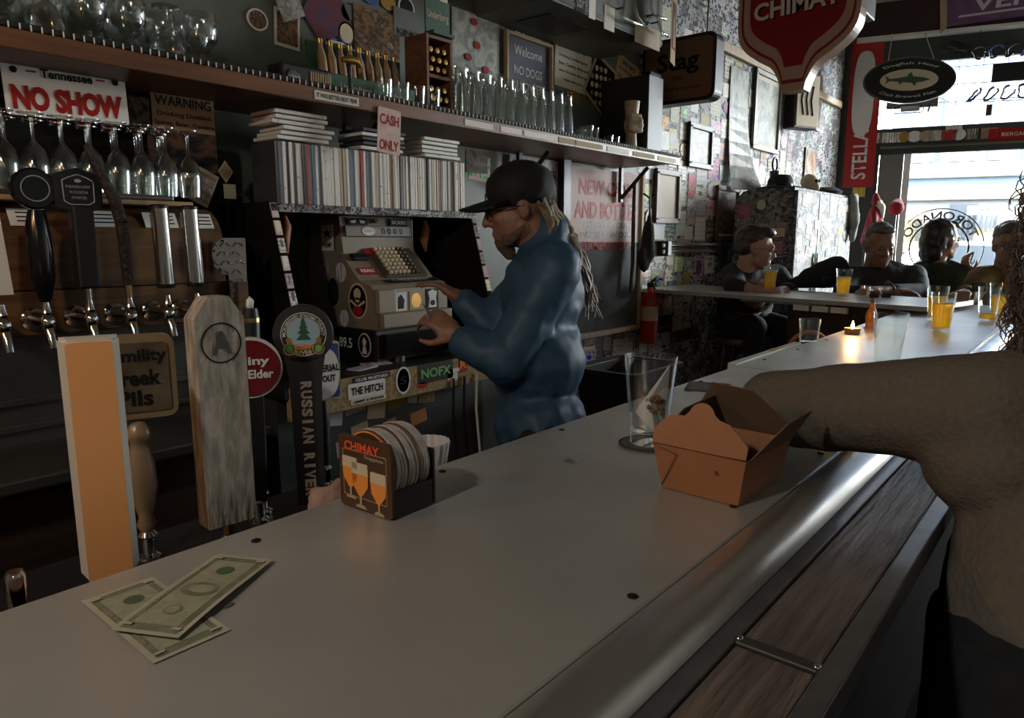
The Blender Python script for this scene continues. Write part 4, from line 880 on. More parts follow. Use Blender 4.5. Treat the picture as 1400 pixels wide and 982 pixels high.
# ---------------------------------------------------------------- window wall: stickers, neon, boards
def fplate(u, z, w_, h, m, name='sticker', off=.003, parent=None, pts=None, th=.003):
    return MB(FRONT @ Matrix.Translation((u, z, off))).prism(pts or [(-w_ / 2, -h / 2), (w_ / 2, -h / 2), (w_ / 2, h / 2), (-w_ / 2, h / 2)], 0, th).build(name, m, parent)
for (a, b_, mm, rnd_) in ((1187, 152, 'orange', 1), (1187, 165, 'sticker4', 0), (1184, 179, 'sticker2', 1), (1183, 194, 'brass', 1), (1181, 212, 'sticker2', 0), (1179, 230, 'gold', 1), (1176, 246, 'sticker3', 0), (1174, 262, 'sticker1', 0), (1178, 120, 'sticker2', 0)):
    u, z = atf(a, b_); fplate(u, z, .12, .11, mm, parent=wf, pts=ell(.06, .055, 16) if rnd_ else None)
for (a, mm, w_, rnd_) in ((1204, 'sticker0', .12, 0), (1222, 'sticker4', .14, 0), (1236, 'gold', .10, 1), (1250, 'white', .14, 1), (1267, 'tan', .14, 1), (1281, 'sticker2', .14, 0), (1297, 'red', .13, 0), (1311, 'white', .12, 1), (1304, 'sticker4', .14, 0), (1330, 'sticker2', .1, 0), (1352, 'tan', .14, 0), (1342, 'ink', .1, 0)):
    u, z = atf(a, 189 - (a - 1200) * .045 - (8 if a == 1304 else 0)); fplate(u, z, w_, .10 if a != 1304 else .06, mm, parent=wf, pts=ell(w_ / 2, .055, 16) if rnd_ else None)
u, z = atf(1386, 183); o = fplate(u, z, .42, .12, 'red_ink', parent=wf); text('BIERGARTEN', FRONT @ Matrix.Translation((u + .05, z, .007)), 'white', o, .3, .035)
# red upright banner on the pier
ua, za = atf(1152, 72); ub, zb = atf(1168, 250)
rb_ = thing('red_banner', 'tall narrow red and white enamel sign at the window corner', 'sign', FRONT @ Matrix.Translation((.21, (za + zb) / 2 + .05, .004)))
hh = za - zb + .2
MB().box((0, 0, .004), (.30, hh, .008)).build('panel', 'red', rb_); MB().prism(ell(.10, .42, 24, (-.01, hh * .12), 3), .008, .012).build('white_field', 'white', rb_)
text('STELLA', Matrix.Translation((0, -hh * .28, .0095)) @ Matrix.Rotation(R(90), 4, 'Z'), 'white', rb_, .5, .14, bold=.02); MB().box((-.16, 0, .008), (.03, hh, .016)).build('edge', 'dark_wood', rb_)
# oval sign
u, z = atf(1242, 110, .30)
of = thing('oval_sign', 'black oval hanging sign with a shark on a cream field', 'sign', FRONT @ Matrix.Translation((u, z, .30)) @ Matrix.Rotation(R(-3), 4, 'Z'))
MB().prism(ell(.40, .215, 48), -.02, .02).build('rim', 'steel_dark', of); MB().prism(ell(.385, .20, 48), .02, .024).build('board', 'black', of); MB().prism(ell(.25, .10, 40), .024, .028).build('field', 'cream', of)
text('Dogfish Head', Matrix.Translation((0, 0, .0245)), 'chalk', of, .50, .062, bold=.01, arc=(.33, 1, .46)); text('Craft Brewed Ales', Matrix.Translation((0, 0, .0245)), 'chalk', of, .52, .055, bold=.01, arc=(.33, -1, .46))
MB().prism([(-.19, .0), (-.21, .045), (-.165, .012), (-.10, .018), (-.02, .03), (0, .065), (.02, .065), (.03, .032), (.12, .02), (.185, .0), (.12, -.02), (.07, -.025), (.055, -.06), (.03, -.028), (-.05, -.02), (-.07, -.042), (-.09, -.016), (-.165, -.008), (-.205, -.035)], .028, .032).build('shark_print', 'green', of)
for s, a in ((-.2, -.32), (.2, .16)): MB().tube([(s, .17, 0), (a * .6, .42, -.05), (a * .6, zh - z, -.16)], .004, 5).build('cord', 'cream', of)
# unlit neon in the transom
u, z = atf(1352, 100, .12); nn_ = thing('window_neon', 'unlit neon sign of dark wire and tubing in the upper window', 'neon sign', FRONT @ Matrix.Translation((u, z, .12)))
random.seed(3)
for x in (-.25, -.05, .15, .35, .55): MB().tube([(x, -.30, 0), (x, .28, 0)], .004, 5).build('grid_wire', 'black', nn_)
for y in (-.24, -.08, .08, .24): MB().tube([(-.42, y, 0), (.60, y, 0)], .004, 5).build('grid_wire', 'black', nn_)
MB().rbox((.22, .0, -.02), (.40, .17, .05), .02).build('transformer', 'black', nn_)
for k in range(10):
    x0 = -.10 + (k % 5) * .13; y0 = (.19, -.19)[k // 5]
    MB().tube([(x0 + .05 * math.cos(a) * (1 + .3 * math.sin(3 * a + k)), y0 + .06 * math.sin(a + .4 * k), .03) for a in [i * .5 for i in range(11)]], .012, 6).build('letter_tube', 'blue' if k % 2 else 'black', nn_, 60)
MB().tube([(-.40, .05, .02), (-.42, -.18, .02), (-.3, -.25, .02), (.3, -.27, .02)], .005, 6).build('border_tube', 'steel_dark', nn_, 60); MB().box((.03, -.34, 0), (.05, .10, .02)).build('tag', 'brown', nn_)
for x in (-.1, .3): MB().tube([(x, .30, 0), (x, zh - z, -.02)], .003, 5).build('chain', 'black', nn_)
u, z = atf(1247, 138, .02); tag(MB(FRONT @ Matrix.Translation((u, z, .02))).rbox((0, 0, 0), (.46, .14, .02), .004).build('window_card', 'dark_wood'), 'brown card standing in the upper window behind the oval sign', 'card')
u, z = atf(1241, 149, .06); wc = thing('window_emblem', 'small unlit glass tube emblem below the oval sign', 'neon sign', FRONT @ Matrix.Translation((u, z, .06)))
MB().tube([(x, y, 0) for x, y in rrect(.28, .075, .03)], .006, 6, closed=True).build('outline', 'black', wc); MB().box((.02, 0, 0), (.17, .05, .01)).build('centre_plate', 'steel_dark', wc); MB().tube([(.18, -.04, 0), (.2, .05, 0)], .01, 6).build('bar', 'black', wc)
tag(MB(FRONT @ Matrix.Translation((atf(1311, 63, .05)[0], atf(1311, 63, .05)[1], .05)) @ Matrix.Rotation(R(-25), 4, 'Z')).rbox((0, 0, 0), (.18, .07, .06), .01).build('junction_box', 'black'), 'small black box fixed above the upper window', 'box')
# banner on the soffit
u, z = atf(1372, 12, .14); vb = thing('purple_banner', 'violet banner with silver lettering above the window', 'banner', FRONT @ Matrix.Translation((u + .25, z + .08, .14)))
mat('purple', (.12, .05, .14), (.2, .09, .2), scale=6, rough=.5)
MB().prism([(-.75, -.19), (0, -.16), (.9, -.12), (.9, .3), (-.80, .3)], -.01, .006).build('cloth', 'purple', vb); text('VENTURA', Matrix.Translation((.13, .02, .0065)) @ Matrix.Rotation(R(3), 4, 'Z'), 'chalk', vb, 1.25, .13, bold=.02, shear=.1)
MB().prism([(-.62, -.12), (.8, -.07), (.8, -.055), (-.6, -.10)], .006, .008).build('flourish', 'chalk', vb)
MB().prism([(-.80, .3), (-.74, .3), (-.70, -.2), (-.75, -.25)], -.01, .012).build('tape', 'tan', vb)
# window lettering, read from the street
u, z = atf(1284, 339, .0); wl = thing('window_lettering', 'round mirrored bar name painted on the window pane', 'lettering', FRONT @ Matrix.Translation((u, z, -.045)))
pr_ = .40
MB().ring(ell(pr_, pr_, 48), ell(pr_ * .975, pr_ * .975, 48), 0, .002).build('outer_ring', 'brown', wl); MB().ring(ell(pr_ * .68, pr_ * .68, 48), ell(pr_ * .64, pr_ * .64, 48), 0, .002).build('inner_ring', 'green_dark', wl)
text('TORONADO', I4, 'steel_dark', wl, .80, .085, bold=.02, mirror=True, arc=(pr_ * .82, 1, 1)); text('SAN FRANCISCO', I4, 'steel_dark', wl, .80, .06, bold=.01, mirror=True, arc=(pr_ * .82, -1, 1))
m_, n_d, l_d, b_d = nt('decal_white'); tr = n_d.new('ShaderNodeBsdfTranslucent'); tr.inputs[0].default_value = (.8, .8, .78, 1); l_d.new(tr.outputs[0], n_d['Material Output'].inputs[0]); n_d.remove(b_d)
u, z = atf(1364, 287, 0); co = thing('window_decal', 'white strip decal with mirrored print on the window pane', 'decal', FRONT @ Matrix.Translation((u, z, -.045)))
MB().box((0, 0, -.002), (.50, .09, .002)).build('strip', 'decal_white', co); text('Cash Only', I4, 'steel_dark', co, .36, .05, mirror=True, shear=.2, depth=.0012)

# ---------------------------------------------------------------- sticker wall
random.seed(21)
PL = {}
def stk(x, z, w_, h, roll, parent, mx=onwall, round_=False, m=None):
    m = m or random.choice(STK); k = (m, round_)
    if k not in PL:
        pts = ell(.5, .5, 20) if round_ else [(-.5, -.5), (.5, -.5), (.5, .5), (-.5, .5)]
        o = MB().prism(pts, 0, 1).build('sticker', m); PL[k] = o.data; bpy.data.objects.remove(o)
    o = bpy.data.objects.new('sticker', PL[k]); col.objects.link(o); o.parent = parent
    o.matrix_world = mx(x, z, roll) @ Matrix.Diagonal((w_, h, random.uniform(.001, .004), 1)); return o
WS = lambda x, z, r_: onwall(x, z, WALL_Y - .0005, r_)
n = 0
x = 4.03
while x < 6.7:
    cw = random.uniform(.12, .19); z = .62 + random.uniform(0, .08)
    while z < 2.72:
        chh = random.uniform(.09, .19)
        if n < 292 and not (x > 4.75 and z < 1.05) and not (x > 5.1 and z < 1.5):
            stk(x + cw / 2 + random.uniform(-.015, .015), z + chh / 2, cw * random.uniform(.75, 1.0), chh * random.uniform(.7, .98), random.uniform(-.06, .06), ws, WS, random.random() < .16); n += 1
        z += chh + .004
    x += cw + .004
for k in range(26):
    stk(random.uniform(3.35, 3.93), random.uniform(.5, .84), random.uniform(.09, .16), random.uniform(.07, .12), random.uniform(-.1, .1), wb, WS)
for k in range(14): stk(random.uniform(2.15, 2.62), random.uniform(1.05, 1.78), random.uniform(.09, .15), random.uniform(.08, .15), random.uniform(-.15, .15), wb, WS, m=random.choice(['sticker2', 'sticker1', 'photo_warm', 'photo_dark']))
pr2 = MB().rbox((6.5, WALL_Y - .02, 2.80), (3.0, .04, .07), .008).build('trim_4', 'pale_wood'); struct(pr2)
for (b_, fr_, pm, lab) in (((941, 174, 971, 227), 'black', 'photo_pale', 'black framed picture high on the sticker wall'), ((896, 236, 926, 302), 'brown', 'paper', 'wood framed white sheet left of the pipe rail'), ((979, 258, 1007, 326), 'brown', 'photo_warm', 'wood framed collage of small prints above the seated man'), ((1030, 103, 1064, 205), 'steel_dark', 'photo_pale', 'large pale framed poster below the picture rail')):
    flat('framed_picture', lab, 'picture', b_, 'paper', WALL_Y - .012, frame_=fr_, fw_=.018, border=pm)
cu_ = thing('curled_poster', 'long pale poster peeling off the sticker wall', 'poster', onwall(5.42, 2.28, WALL_Y - .01)); b = MB(); N = 10
for i in range(N):
    f0, f1 = i / N, (i + 1) / N; z0, z1 = .42 - .9 * f0, .42 - .9 * f1; d0, d1 = .01 + .16 * f0 ** 3, .01 + .16 * f1 ** 3
    b.add([(-.16, z0, d0 * .3), (.16, z0, d0), (.16, z1, d1), (-.16, z1, d1 * .3), (-.16, z0, d0 * .3 - .002), (.16, z0, d0 - .002), (.16, z1, d1 - .002), (-.16, z1, d1 * .3 - .002)], [(0, 3, 2, 1), (4, 5, 6, 7), (0, 1, 5, 4), (2, 3, 7, 6), (1, 2, 6, 5), (3, 0, 4, 7)])
b.build('sheet', 'photo_pale', cu_)
lb_ = thing('lightbox_sign', 'small lit style box sign jutting from the sticker wall', 'sign', frame(aty(1104, 138, 2.12), (.93, -.37, 0), (0, 0, 1)))
MB().rbox((0, 0, -.06), (.30, .46, .12), .01).build('case', 'black', lb_); MB().box((0, 0, .003), (.26, .42, .006)).build('face', 'cream', lb_)
for k in range(3): MB().tube([(-.06 + k * .06, .12, .008), (-.08 + k * .06, .0, .008), (-.05 + k * .06, -.12, .008)], .008, 6).build('brush_print', 'ink', lb_)
MB().tube([(-.1, 0, -.1), (-.12, 0, -.26)], .02, 6).build('bracket', 'black', lb_)
for (x, z, w_, h, pm, lab) in ((7.25, 2.72, .30, .5, 'photo_warm', 'tan print beside the box sign under the picture rail'), (7.2, 2.05, .32, .48, 'photo_color', 'colourful framed print low near the window corner')):
    t = thing('framed_picture', lab, 'picture', onwall(x, z, WALL_Y - .012)); MB().box((0, 0, 0), (w_, h, .012)).build('frame', 'steel_dark', t); MB().box((0, 0, .007), (w_ * .86, h * .9, .004)).build('print', pm, t)
pp_ = thing('pipe_rail', 'pair of chrome pipes fixed along the sticker wall', 'pipe')
for z in (1.385, 1.345): MB().tube([(4.22, WALL_Y - .06, z), (5.12, WALL_Y - .06, z)], .014, 10).build('pipe', 'chrome', pp_, 60)
for x in (4.26, 5.08): MB().rbox((x, WALL_Y - .045, 1.365), (.05, .08, .10), .005).build('bracket', 'black', pp_)
# boards
cbx, cbz, cbw, cbh = wrect(775, 232, 868, 440, WALL_Y - .02)
cbx, cbw = 3.55, .76
cb = thing('chalkboard', 'tall chalkboard with red lettering about cans and bottles', 'chalkboard', onwall(cbx, 1.35, WALL_Y - .03))
MB().box((0, 0, 0), (cbw, .93, .02)).build('slate', 'slate', cb); MB().box((0, .26, .0108), (cbw, .41, .001)).build('pink_wash', mat('pink_wash', (.62, .52, .50), (.68, .54, .52), scale=3, rough=.8, spec=.05), cb)
MB().rbox((0, -.475, .01), (cbw + .04, .035, .04), .004).build('ledge', 'pale_wood', cb); MB().rbox((-cbw / 2 - .02, 0, .01), (.035, .95, .035), .004).build('side_bar', 'pale_wood', cb); MB().rbox((cbw / 2 + .015, 0, .01), (.03, .95, .035), .004).build('side_bar', 'tan', cb)
for (s, y, w_, h, mm) in (('NEW CANS', .36, .58, .085, 'red_ink'), ('AND BOTTLES', .235, .66, .095, 'red_ink'), ('CHECK OUT OUR', .155, .48, .035, 'green'), ('WEBSITE ON OUR', .10, .55, .035, 'green'), ('BEERMENUS.COM', .035, .62, .05, 'red_ink')): text(s, Matrix.Translation((0, y, .0125)), mm, cb, w_, h, bold=.025, shear=.06)
tag(MB().rbox((3.13, WALL_Y - .03, 1.5), (.07, .06, .75), .004).build('post', 'black'), 'black upright post between the two menu boards', 'post')
rv = thing('menu_board', 'pale menu board with red river lettering behind the bartender', 'menu board', onwall(2.90, 1.62, WALL_Y - .01)); MB().box((0, 0, 0), (.40, .42, .02)).build('board', 'photo_pale', rv); text('RIVER', Matrix.Translation((.1, .13, .011)), 'red_ink', rv, .18, .05); text('RUSSIAN', Matrix.Translation((-.1, .13, .011)), 'red_ink', rv, .18, .05)
ex = thing('fire_extinguisher', 'red fire extinguisher hanging beside the chalkboard', 'extinguisher', onfloor(3.985, WALL_Y - .10, .765))
MB().lathe([(0, 0), (.052, .004), (.055, .02), (.055, .27), (.045, .31), (.02, .335), (.018, .36), (0, .36)], 24).build('cylinder', 'red', ex, 40)
MB().lathe([(.0556, .15), (.0556, .24)], 24, cap=False).build('label_band', 'cream', ex, 40); MB().rbox((0, -.01, .375), (.035, .05, .03), .005).build('valve', 'black', ex); MB().tube([(0, .0, .385), (.0, -.04, .42), (0, -.09, .41)], .008, 6).build('lever', 'black', ex); MB().tube([(.02, 0, .37), (.07, -.01, .33), (.075, -.01, .2), (.06, -.01, .08)], .011, 8).build('hose', 'black', ex, 60); MB().box((0, .06, .3), (.04, .04, .05)).build('wall_hook', 'black', ex)
MB(frame((-.01, -.056, .40), (1, 0, 0), (0, 0, 1))).prism(ell(.04, .035, 10), 0, .01).build('tag', mat('tag_blue', (.08, .14, .2), rough=.5), ex)
hb = thing('hanging_bag', 'limp black bag hanging on a hook over the chalkboard edge', 'bag', onfloor(3.86, WALL_Y - .14, 1.25))
blob('sack', [('c', (0, 0, .08), .05, (.01, 0, .25), .035), ('e', (-.03, 0, .06), (.07, .03, .09)), ('c', (.01, 0, .25), .02, (.02, 0, .36), .008)], 'fabric_black', hb, .012, 4); MB().tube([(.02, 0, .34), (.03, .01, .42), (.02, .05, .45)], .006, 6).build('strap', 'black', hb)
tag(MB().tube([aty(868, 250, 2.22), aty(866, 300, 2.22), aty(865, 360, 2.22), aty(862, 400, 2.22)], .012, 8).build('cable', 'black', None, 60), 'black cable bundle running down the chalkboard edge', 'cable')
flat('white_card', 'white printed card above the fire extinguisher', 'card', (873, 331, 889, 356), 'white', WALL_Y - .012, lines=[('MENU', .1, .7, .4)])
flat('red_card', 'red card below the white printed card', 'card', (868, 357, 886, 376), 'red', WALL_Y - .013)
flat('before_sticker', 'black and red slogan sticker right of the fire extinguisher', 'sticker', (890, 432, 917, 455), 'ink', WALL_Y - .006, lines=[('before!', -.2, .9, .4)], ink='red')
flat('yellow_sticker', 'yellow sticker with green type low on the sticker wall', 'sticker', (922, 450, 948, 466), 'gold', WALL_Y - .006, lines=[('SAVE', 0, .7, .4)], ink='green')
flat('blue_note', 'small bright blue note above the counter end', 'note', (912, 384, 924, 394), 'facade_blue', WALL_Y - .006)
flat('oval_plate', 'brown oval plate at the top of the cable', 'plate', (882, 286, 895, 312), 'brown', WALL_Y - .01, shape=oval)
# tub by the bartender
tb = thing('bus_tub', 'black plastic bus tub behind the bar near the bartender', 'tub', onfloor(2.55, 1.50, .62))
b = MB(); o_, i_ = rrect(.40, .30, .04), rrect(.36, .26, .035); bo, bi = rrect(.34, .24, .03), rrect(.31, .21, .025); n = len(o_)
b.add([(x, y, .27) for x, y in o_] + [(x, y, .0) for x, y in bo] + [(x, y, .27) for x, y in i_] + [(x, y, .015) for x, y in bi],
      [(i, (i + 1) % n, n + (i + 1) % n, n + i)[::-1] for i in range(n)] + [(2 * n + i, 2 * n + (i + 1) % n, 3 * n + (i + 1) % n, 3 * n + i) for i in range(n)] + [(i, (i + 1) % n, 2 * n + (i + 1) % n, 2 * n + i) for i in range(n)] + [tuple(range(n, 2 * n))[::-1], tuple(range(3 * n, 4 * n))])
b.build('tub', mat('tub_plastic', (.03, .032, .034), rough=.35), tb); MB().ring(rrect(.43, .33, .05), rrect(.38, .28, .04), .262, .28).build('rim', 'tub_plastic', tb)
tag(MB().rbox((2.6, 1.56, .31), (.6, .5, .62), .01).build('under_cabinet', 'soot'), 'low dark cabinet standing under the black bus tub', 'cabinet')
# sticker covered fridge beyond the counter
fx0, fx1, fy0 = 5.18, 6.6, 1.74; FH = 1.79
fg = thing('refrigerator', 'tall refrigerator completely covered in small stickers', 'refrigerator')
b = MB(); pts = [(fy0, 0), (fy0, FH)] + [(2.17 - .12 + .12 * math.sin(R(a)), FH - .12 + .12 * math.cos(R(a))) for a in (0, 30, 60, 90)] + [(2.17, 0)]
MB().prism(pts, fx0, fx1, YZ(0)).build('body', 'clutter_small', fg); MB().rbox(((fx0 + fx1) / 2, fy0 - .012, .94), (fx1 - fx0 - .01, .024, 1.66), .006).build('door', 'clutter_fridge', fg)
MB().box((fx0 + .50, fy0 - .026, .94), (.012, .006, 1.64)).build('door_seam', 'steel_dark', fg); MB().rbox((fx0 + .45, fy0 - .045, 1.15), (.03, .03, .35), .008).build('handle', 'steel', fg)
random.seed(9)
FX = lambda y, z, r_: blade(fx0 + .0005, y, z, r_)
for k in range(26): stk(random.uniform(fy0 + .06, 2.10), random.uniform(1.12, 1.70), random.uniform(.06, .12), random.uniform(.06, .12), random.uniform(-.2, .2), fg, FX, random.random() < .4, random.choice(['sticker3', 'sticker2', 'sticker1']))
FY = lambda x, z, r_: onwall(x, z, fy0 - .0245, r_)
for k in range(70): stk(random.uniform(fx0 + .06, fx1 - .08), random.uniform(1.12, 1.73), random.uniform(.06, .13), random.uniform(.05, .09), random.uniform(-.2, .2), fg, FY, random.random() < .2, random.choice(['sticker0', 'sticker1', 'sticker2', 'sticker3', 'sticker2']))
# hats, Santa, odds on the fridge
hz = FH + .001
for k, (x, y, mm, lab) in enumerate(((5.42, 1.93, 'fabric_black', 'black bowler style hat on top of the refrigerator'), (6.3, 1.9, 'fabric_black', 'flat black cap hanging over the refrigerator edge'))):
    t = thing('hat', lab, 'hat', onfloor(x, y, hz)); MB().lathe([(.16, .0), (.17, .012), (.15, .02), (.095, .022), (.09, .07), (.07, .105), (0, .115)] if k == 0 else [(.15, 0), (.17, .03), (.12, .06), (0, .07)], 24).build('crown', mm, t, 60); MB().lathe([(.0965, .022), (.094, .04)], 24, cap=False).build('band', 'black_gloss', t, 60)
t = thing('jug', 'dark jug with a ring handle on top of the refrigerator', 'jug', onfloor(5.62, 2.05, hz)); MB().lathe([(0, 0), (.05, 0), (.06, .05), (.035, .10), (.04, .16), (.03, .16), (0, .15)], 18).build('body', 'black_gloss', t, 50); MB().tube([(.05 * math.cos(a), 0, .21 + .05 * math.sin(a)) for a in [i * PI / 6 for i in range(12)]], .009, 6, closed=True).build('ring_handle', 'black', t, 60)
t = thing('skull_ornament', 'pale skull ornament between hat and cap', 'ornament', onfloor(5.85, 1.86, hz)); blob('skull', [('e', (0, 0, .085), (.06, .07, .06)), ('c', (0, -.05, .05), .035, (0, -.06, .035), .03)], 'cream', t, .012, 3); [MB().ball((s * .024, -.066, .085), .016, sub=1).build('eye_socket', 'ink', t) for s in (-1, 1)]
t = thing('scarf', 'grey cloth draped over the refrigerator corner', 'cloth', onfloor(6.5, 1.70, 1.35)); blob('cloth', [('c', (0, 0, .42), .04, (.02, -.02, .25), .05), ('c', (.02, -.02, .25), .05, (.0, -.02, .08), .03), ('c', (.05, 0, .44), .035, (.07, -.01, .15), .035)], mat('cloth_grey', (.16, .16, .16), (.3, .3, .29), scale=8, rough=.8), t, .014, 4, .02, .06)
t = thing('santa_figure', 'red robed white bearded ornament hanging right of the refrigerator', 'figurine', onfloor(6.95, 1.62, 1.42) @ Matrix.Scale(.62, 4))
blob('robe', [('c', (0, 0, .0), .17, (0, 0, .40), .09), ('c', (-.08, 0, .38), .05, (-.2, -.05, .22), .045), ('c', (.08, 0, .38), .05, (.24, -.04, .40), .04), ('c', (0, 0, .55), .07, (.03, .02, .64), .04)], mat('santa_red', (.32, .015, .02), (.22, .01, .015), scale=10, rough=.8), t, .018, 4)
blob('face', [('e', (0, -.04, .50), (.055, .05, .065))], 'skin_dummy' if False else 'tan', t, .015, 2); blob('beard', [('c', (0, -.07, .47), .06, (-.01, -.09, .33), .035), ('c', (-.05, -.05, .54), .03, (.05, -.05, .54), .03)], 'white', t, .014, 3); MB().tube([(.0, .05, .0), (.0, .1, -.05), (0, .12, -2.285)], .02, 6).build('stand', 'black', t)
t = thing('santa_hat', 'small dark red hat on a stick beside the window', 'hat', onfloor(7.4, 1.55, 1.62) @ Matrix.Scale(.7, 4)); blob('hat', [('c', (0, 0, .14), .10, (.06, 0, .2), .07), ('c', (.06, 0, .2), .06, (.14, 0, .13), .04)], 'santa_red', t, .016, 3); MB().tube([(0, 0, .1), (0, 0, -2.3)], .012, 6).build('stick', 'dark_wood', t)
# ---------------------------------------------------------------- near taps behind the bar edge
def face(x, y): return -math.asin(x / math.hypot(x, y))
def pxy(px_, py_, Y): q = aty(px_, py_, Y); return q
ub_ = thing('under_bar_shelf', 'dark steel shelf under the back edge of the bar', 'shelf')
MB().rbox((.15, .925, .955), (1.10, .33, .02), .003).build('shelf_plate', 'black', ub_); MB().rbox((.765, .815, .955), (.13, .11, .02), .003).build('shelf_plate', 'black', ub_)
for x in (-.35, .62): MB().box((x, .91, .4725), (.04, .26, .945)).build('support', 'black', ub_)
def near_tap(label, px_, py_, Y, rz=None, grp='near row of beer taps behind the bar'):
    q = aty(px_, py_, Y); t = thing('beer_tap', label, 'beer tap', onfloor(q.x, Y, .966, face(q.x, Y) if rz is None else rz), grp)
    MB().lathe([(.016, 0), (.016, .004), (.009, .008), (.009, .03), (.013, .034), (.007, .042), (0, .042)], 14).build('tap_body', 'chrome', t, 40)
    return t
t = near_tap('near tap with a plain glowing orange slab handle', 130, 560, .88)
MB().prism([(-.031, .014), (-.0235, -.013), (.0235, -.013), (.031, .014)], .052, .333).build('handle', mat('handle_ivory', (.62, .58, .5), rough=.3), t)
MB().prism([(-.029, .012), (-.021, -.011), (.021, -.011), (.029, .012)], .333, .337).build('top', 'handle_ivory', t)
MB(frame((0, -.0135, .183), (1, 0, 0), (0, 0, 1))).prism(rrect(.046, .30, .006), -.001, .004).build('front_panel', mat('orange_panel', (.95, .42, .15), rough=.22), t)
t = near_tap('near tap with a weathered grey board handle branded with a circled letter', 302, 560, .90, R(-4))
fr_ = frame((0, -.016, .04), (1, 0, 0), (0, 0, 1))
MB(fr_).prism([(-.033, .02), (.033, .02), (.033, .305), (.014, .333), (-.014, .333), (-.033, .305)], -.034, 0).build('handle', 'grey_wood', t)
MB(fr_).ring(ell(.027, .027, 40, (0, .272)), ell(.0252, .0252, 40, (0, .272)), 0, .0008).build('brand_ring', 'ink', t)
text('A', fr_ @ Matrix.Translation((0, .272, .0005)), 'slate', t, .026, .031, bold=.03)
MB().tube([(0, 0, .02), (0, .0, .07)], .008, 10).build('ferrule', 'brass', t, 40)
t = near_tap('near tap with a round black crest above a tapered black shaft with white letters', 420, 560, .93)
fr_ = frame((0, -.010, 0), (1, 0, 0), (0, 0, 1))
MB(fr_).prism([(-.020, .035), (.020, .035), (.024, .235), (.030, .27), (-.030, .27), (-.024, .235)], -.022, 0).build('shaft', mat('shaft_black', (.022, .022, .024), rough=.45), t)
MB(fr_ @ Matrix.Translation((0, .305, 0))).lathe([(0, -.022), (.042, -.022), (.045, -.016), (.045, -.004), (.043, 0), (0, 0)], 44).build('crest', 'shaft_black', t, 30)
cr_ = fr_ @ Matrix.Translation((0, .305, .0002))
MB(cr_).ring(ell(.0335, .0335, 40), ell(.0325, .0325, 40), 0, .0008).build('crest_ring', 'white', t)
MB(cr_).prism(ell(.0245, .0225, 32, (0, .003)), 0, .0006).build('crest_sky', mat('sky_print', (.32, .45, .52), rough=.5), t)
for k, (y, w_) in enumerate(((.022, .008), (.015, .013), (.007, .018), (-.002, .022))): MB(cr_).prism([(-w_ / 2, y - .006), (w_ / 2, y - .006), (0, y + .007)], .0006, .001 + k * .0001).build('fir_tree_print', 'green', t)
text('MICROBREWED SONOMA COUNTY', cr_, 'white', t, .095, .0052, bold=.01, arc=(.0285, 1, 1))
for s in (-1, 1): MB(cr_).ring(ell(.0095, .0095, 20, (s * .021, -.022)), ell(.007, .007, 20, (s * .021, -.022)), .0006, .0014).build('hop_ring', 'brass', t); MB(cr_).prism(ell(.0055, .006, 14, (s * .021, -.022)), .0006, .0014).build('hop_print', 'bright_green', t); MB(cr_).prism(ell(.004, .005, 12, (s * .022, -.009)), .0006, .0014).build('hop_print', 'gold', t)
text('RUSSIAN', cr_ @ Matrix.Translation((0, -.019, .001)), 'orange', t, .026, .0085, bold=.03); text('RIVER', cr_ @ Matrix.Translation((0, -.028, .001)), 'cream', t, .025, .0075, bold=.03)
def stack(s, x, y0, dy, w_, h):
    for k, c in enumerate(s):
        if c != ' ': text(c, fr_ @ Matrix.Translation((x, y0 - k * dy, .0004)) @ Matrix.Rotation(R(-90), 4, 'Z'), 'white', t, h * (.4 if c == 'I' else 1), w_, bold=.05)
stack('RUSSIAN RIVER', 0, .226, .0142, .0165, .0128)
t = near_tap('near tap with a round red badge half hidden by the board handle', 346, 560, 1.0)
fr_ = frame((0, -.012, 0), (1, 0, 0), (0, 0, 1)); MB(fr_).prism([(-.013, .035), (.013, .035), (.016, .21), (-.016, .21)], -.02, -.002).build('shaft', 'black', t)
MB(fr_ @ Matrix.Translation((0, .252, 0))).lathe([(0, -.016), (.047, -.016), (.047, 0), (0, 0)], 40).build('badge_rim', 'white_gloss', t, 30); MB(fr_ @ Matrix.Translation((0, .252, .0))).lathe([(0, 0), (.0435, 0), (.0435, .002), (0, .003)], 40).build('badge', mat('badge_red', (.16, .004, .008), rough=.25), t, 30)
text('Pliny', fr_ @ Matrix.Translation((.003, .262, .0035)), 'white', t, .05, .017, bold=.03); text('the Elder', fr_ @ Matrix.Translation((.0, .243, .0035)), 'white', t, .066, .014, bold=.03)
t = near_tap('near tap with a glazed square plaque on a turned wooden handle', 190, 600, 1.0)
MB().lathe([(.008, .04), (.013, .05), (.009, .062), (.012, .075), (.0185, .105), (.0175, .135), (.0125, .16), (.0115, .172), (.017, .178), (.016, .186), (.010, .196), (.006, .2)], 20).build('handle', mat('turned_wood', (.30, .2, .11), (.22, .14, .07), scale=9, rough=.3), t, 50)
fr_ = frame((.0, -.008, .262), (1, 0, 0), (0, 0, 1)); MB(fr_).prism(rrect(.105, .115, .014), -.02, 0).build('plaque', 'turned_wood', t); MB(fr_).prism(rrect(.088, .095, .006), 0, .002).build('glaze', mat('glaze', (.14, .10, .06), (.06, .04, .025), scale=30, rough=.3), t)
for k, s in enumerate(('Humility', 'Creek', 'Pils')): text(s, fr_ @ Matrix.Translation((0, .028 - k * .028, .0023)), 'ink', t, (.084, .066, .044)[k], .022, bold=.03)
t = near_tap('near tap with a cream framed blue label behind the lettered shaft', 441, 560, 1.06, R(-8))
